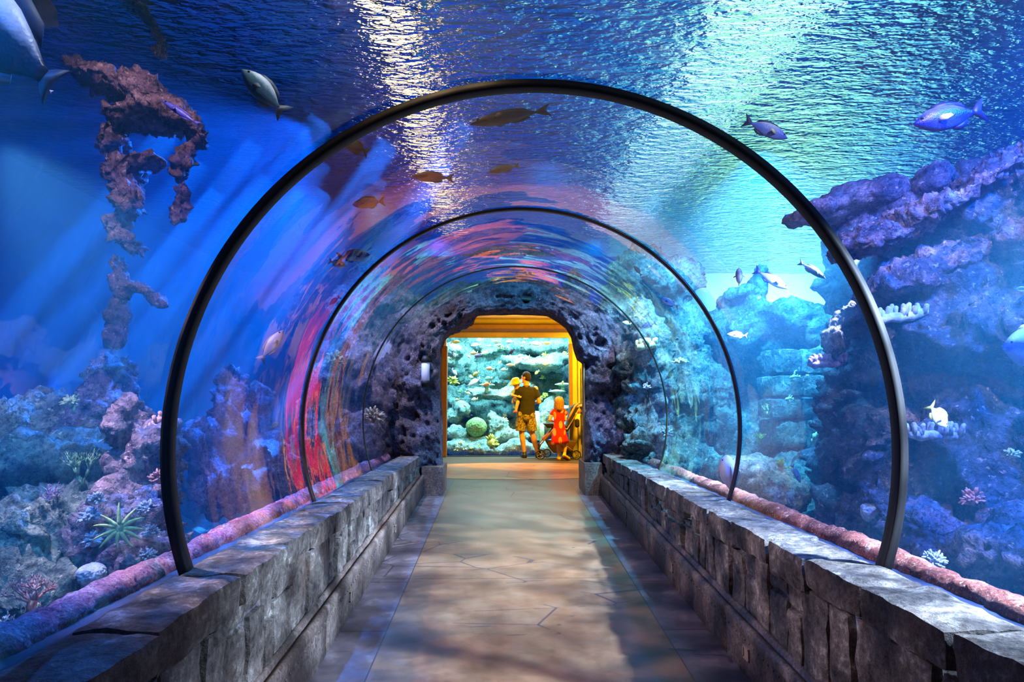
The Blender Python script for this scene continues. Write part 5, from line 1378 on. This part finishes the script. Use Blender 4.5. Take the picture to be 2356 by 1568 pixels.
mb = MB(); mb.box(Q(1155, 770, -.225), (.10, .012, .125), Matrix.Rotation(.15, 3, 'Y')); mb.build('tag_card', plain('pale yellow card', (250, 226, 140), .7), st, smooth=False)
mb = MB(); mb.ell(Q(1175, 710, -.225), (.036, .016, .03)); mb.build('clip', plain('pink clip', (214, 60, 90), .5), st)
remesh_obj('hanging_bag', [('c', Q(1150, 835, -.22), Q(1148, 900, -.22), .045, .05)], .008, M_BLK, st, 2)

# ------------------------------------------------------------------ lantern on the lava rock
lc = at(979, 852, YP - .30)
ln = empty('wall_lantern', lc, 'slim white wall lantern in a dark frame on the left lava rock', 'lamp')
u = YP / FPX
mb = MB(); mb.lathe((0, 0, 0), [(.045, -.13), (.052, -.125), (.052, .10), (.045, .105)], 20)
t = NT(bpy.data.materials.new('frosted lantern glass'))
mb.build('glass_shade', t.out(t.bsdf(L((210, 214, 236)), .35, 0, None, Emission_Color=(0.7, 0.72, 1, 1), Emission_Strength=.06)), ln)
mb = MB(); mb.lathe((0, 0, 0), [(.03, .19), (.05, .16), (.062, .105), (.03, .10)], 20); mb.build('cap', M_RING, ln)
mb = MB(); mb.lathe((0, 0, 0), [(.02, -.20), (.045, -.175), (.062, -.13), (.03, -.125)], 20); mb.build('base', M_RING, ln)
mb = MB(); mb.box((0, .10, 0), (.09, .10, .30)); mb.build('back_plate', M_RING, ln, bevel=.01, smooth=False)
# ------------------------------------------------------------------ light
world = bpy.data.worlds.new('world'); SC.world = world
world.use_nodes = True
world.node_tree.nodes['Background'].inputs[0].default_value = (0.01, 0.03, 0.08, 1)
world.node_tree.nodes['Background'].inputs[1].default_value = 0.3

def gobo(l, scale, lo, hi, aniso=None):
    """noise in the lamp strength, imitating ripple light from a wavy surface"""
    l.use_nodes = True; nt = l.node_tree; nt.nodes.clear()
    tc = nt.nodes.new('ShaderNodeTexCoord'); nz = nt.nodes.new('ShaderNodeTexNoise'); rp = nt.nodes.new('ShaderNodeValToRGB')
    em = nt.nodes.new('ShaderNodeEmission'); ou = nt.nodes.new('ShaderNodeOutputLight'); mp = nt.nodes.new('ShaderNodeMapping')
    mp.inputs['Scale'].default_value = aniso or (1, 1, 1)
    nt.links.new(tc.outputs['Normal'], mp.inputs[0]); nt.links.new(mp.outputs[0], nz.inputs['Vector'])
    nz.inputs['Scale'].default_value = scale; nz.inputs['Detail'].default_value = 2
    nt.links.new(nz.outputs[0], rp.inputs[0])
    rp.color_ramp.elements[0].position = 0.42; rp.color_ramp.elements[0].color = (lo, lo, lo, 1)
    rp.color_ramp.elements[1].position = 0.62; rp.color_ramp.elements[1].color = (hi, hi, hi, 1)
    nt.links.new(rp.outputs[0], em.inputs[0] if False else em.inputs['Strength']); nt.links.new(em.outputs[0], ou.inputs[0])

def lamp(name, kind, loc, col, watts, target=None, size=0.15, angle=90, blend=0.6, g=None, sy=None):
    l = bpy.data.lights.new(name, kind); l.color = col; l.energy = watts
    if kind == 'SPOT': l.spot_size = R_(angle); l.spot_blend = blend; l.shadow_soft_size = size
    elif kind == 'POINT': l.shadow_soft_size = size
    elif kind == 'AREA':
        l.size = size
        if sy: l.shape = 'RECTANGLE'; l.size_y = sy
    o = bpy.data.objects.new(name, l); C.objects.link(o); o.location = loc
    if target is not None:
        o.rotation_euler = (Vector(target) - Vector(loc)).to_track_quat('-Z', 'Y').to_euler()
    if g: gobo(l, *g)
    return o
BLUE, DEEP, CYAN, LIME, WARM = (0.010, 0.19, 1.0), (0.01, 0.03, 1.0), (0.10, 0.60, 1.0), (0.75, 1.0, 0.55), (1.0, 0.52, 0.012)
WHITE = (0.62, 0.80, 1.0)
zl = ZS - 0.08
def tl(*a, **k): return lamp('tank_or_fill_light', 'SPOT', *a, **k)  # spots under the surface; several added only to brighten one target
# left
tl((-2.0, 6.4, zl), BLUE, 1350, (-4.2, 4.0, 0.6), .02, 96, .7, (30, 0.10, 2.6))
tl((-2.6, 1.2, zl), BLUE, 550, (-4.6, 3.8, 0), .1, 100, .7)
tl((-2.6, 8.2, zl), (0.05, .3, 1), 900, (-3.0, 7.0, 0), .1, 120, .7)
tl((-1.9, 2.6, zl), (1.0, .60, .66), 220, (-2.7, 4.6, 2.8), .05, 60, .7)
tl((-2.2, 2.4, 3.4), (.2, .8, 1), 120, (-2.6, 3.6, .6), .05, 70, .7)
for k in range(13):  # added narrow area lights imitate shafts through the rippled surface
    q = Vector((-0.5 - .27 * k, 6.3 + .55 * ((k * 7) % 5), zl))
    wd = (.10, .22, .14, .28)[k % 4]
    b = lamp('added_shaft_light', 'AREA', q, (0.05, 0.32, 1.0), (1900, 900, 2300, 1200, 1600)[k % 5] * wd * .2, q + Vector((-.50 - .012 * k, -.03, -.85)), wd, sy=.2)
    b.data.spread = R_(2.0)
tl((-0.7, 2.9, zl), (.8, .9, 1.0), 60, (-1.5, 3.2, 3.0), .05, 40, .6)  # added spot brightening the back of the unicornfish
tl((-1.2, 2.0, zl), (.8, .85, 1.0), 80, (-2.3, 2.9, 3.5), .05, 50, .6)
# right
tl((3.4, 2.4, zl), (0.010, 0.17, 1.0), 2300, (4.4, 4.8, .8), .1, 130, .7)
tl((2.4, 2.2, zl), (1.0, .70, .80), 520, (3.6, 5.0, 2.2), .04, 70, .7, (22, .2, 1.6))
tl((2.6, 7.0, zl), CYAN, 2600, (3.4, 8.5, .3), .1, 130, .7, (18, 0.4, 1.5))
tl((5.6, 12.4, 3.1), (1.0, 1.0, .22), 1500, (6.1, 14.3, 3.9), .15, 120, .8)
tl((6.0, 10.0, zl), CYAN, 2500, (6.4, 14.2, 2.6), .2, 140, .7)
tl((2.4, 1.6, zl), (.7, .75, 1.0), 230, (2.1, 3.6, 3.1), .05, 66, .7)  # fill spot shaped to brighten the upper right fish
# added warm spots over the crown, warming the walkway
tl((-0.5, 2.4, zl), (1.0, .64, .34), 180, (-.15, 2.6, 0), .05, 42, .95, (20, .35, 1.5))
tl((-0.5, 6.0, zl), (1.0, .62, .30), 270, (-.15, 6.2, 0), .05, 42, .95, (20, .35, 1.5))
# added spots brightening the parapet tops
tl((2.9, 2.0, 2.9), (.56, .72, 1), 3300, (1.3, 3.0, .9), .06, 60, .8, (18, .3, 1.6))
tl((2.8, 5.2, 3.0), (.56, .72, 1), 3300, (1.3, 5.6, .9), .06, 70, .8, (18, .3, 1.6))
tl((-2.7, 3.4, 2.9), (1.0, .74, .88), 330, (-1.3, 3.8, .9), .05, 80, .8, (24, .1, 2.4))
# added spots brightening the portal, its crown and the hall roof
tl((1.6, 7.4, zl - .3), (1, .86, .92), 330, (.9, 8.9, 1.3), .08, 70, .8)
tl((-1.6, 7.4, zl - .3), (1, .84, .92), 330, (-.9, 8.9, 1.3), .08, 70, .8)
tl((0.4, 7.4, ZS - .1), CYAN, 300, (0.4, 10.5, 3.6), .1, 140, .8)
tl((-1.2, 11.0, zl), BLUE, 700, (-1.2, 12.0, 3.5), .1, 150, .8)
tl((1.4, 11.0, zl), CYAN, 500, (1.4, 12.0, 3.5), .1, 150, .8)
# added area lights brightening the ceiling seen through the water surface
lamp('added_ceiling_light', 'AREA', (-3.2, 4.0, 4.7), (0.0, 0.24, 0.9), 230, (-3.2, 4.0, 9), 3.0, sy=12)
lamp('added_ceiling_light', 'AREA', (3.0, 5.0, 4.7), (0.05, 0.33, 1.0), 380, (3.0, 5.0, 9), 4.0, sy=12)
# hall lamps
lamp('hall_lamp', 'AREA', (0.6, 13.0, HZ - .45), WARM, 90, (0.6, 13.0, 9), 2.6, sy=1.2)
lamp('hall_lamp', 'SPOT', (-0.3, 12.4, HZ - .1), WARM, 300, (0.3, 13.6, .4), .15, 80, .6)
lamp('hall_lamp', 'SPOT', (1.7, 12.4, HZ - .1), WARM, 620, (1.9, 14.5, 1.4), .15, 90, .6)
# show tank lamps
lamp('show_tank_lamp', 'AREA', (0.2, 15.4, 3.6), (.58, .97, 1), 400, (0.2, 16.4, 0), 3.6, sy=.7)
lamp('show_tank_lamp', 'AREA', (0.2, 16.9, 3.6), (.50, .93, 1), 100, (0.2, 17.0, 0), 3.6, sy=.5)

lamp('show_tank_lamp', 'SPOT', (-.8, 14.98, 3.5), (.58, .97, 1), 500, (-.5, 15.9, .6), .1, 70, .8)
lamp('show_tank_lamp', 'SPOT', (1.0, 14.98, 3.5), (.58, .97, 1), 500, (.9, 15.9, .6), .1, 70, .8)

# lamp rows hung over the water
def m_emit(name, col, s):
    t = NT(bpy.data.materials.new(name)); e = t.n('ShaderNodeEmission', Color=col, Strength=s)
    m = t.out(e.outputs[0]); m.cycles.emission_sampling = 'NONE'
    return m
def lamp_row(x, y0, y1, w, mat, label):
    mb = MB(); mb.box((x, (y0 + y1) / 2, 5.0), (w, y1 - y0, .06))
    o = mb.build('ceiling_lamp', mat, smooth=False); return tag(o, label, 'lamp')
lamp_row(-1.2, -1, YF - .2, 0.4, m_emit('warm lamp glass', (1.0, 0.60, 0.26, 1), 4.5), 'long warm white lamp over the water left of the tunnel crown')
lamp_row(2.3, -1, YF - .2, 1.0, m_emit('cool lamp glass', (0.55, 0.80, 1.0, 1), 1.8), 'long cool white lamp over the water right of the tunnel crown')
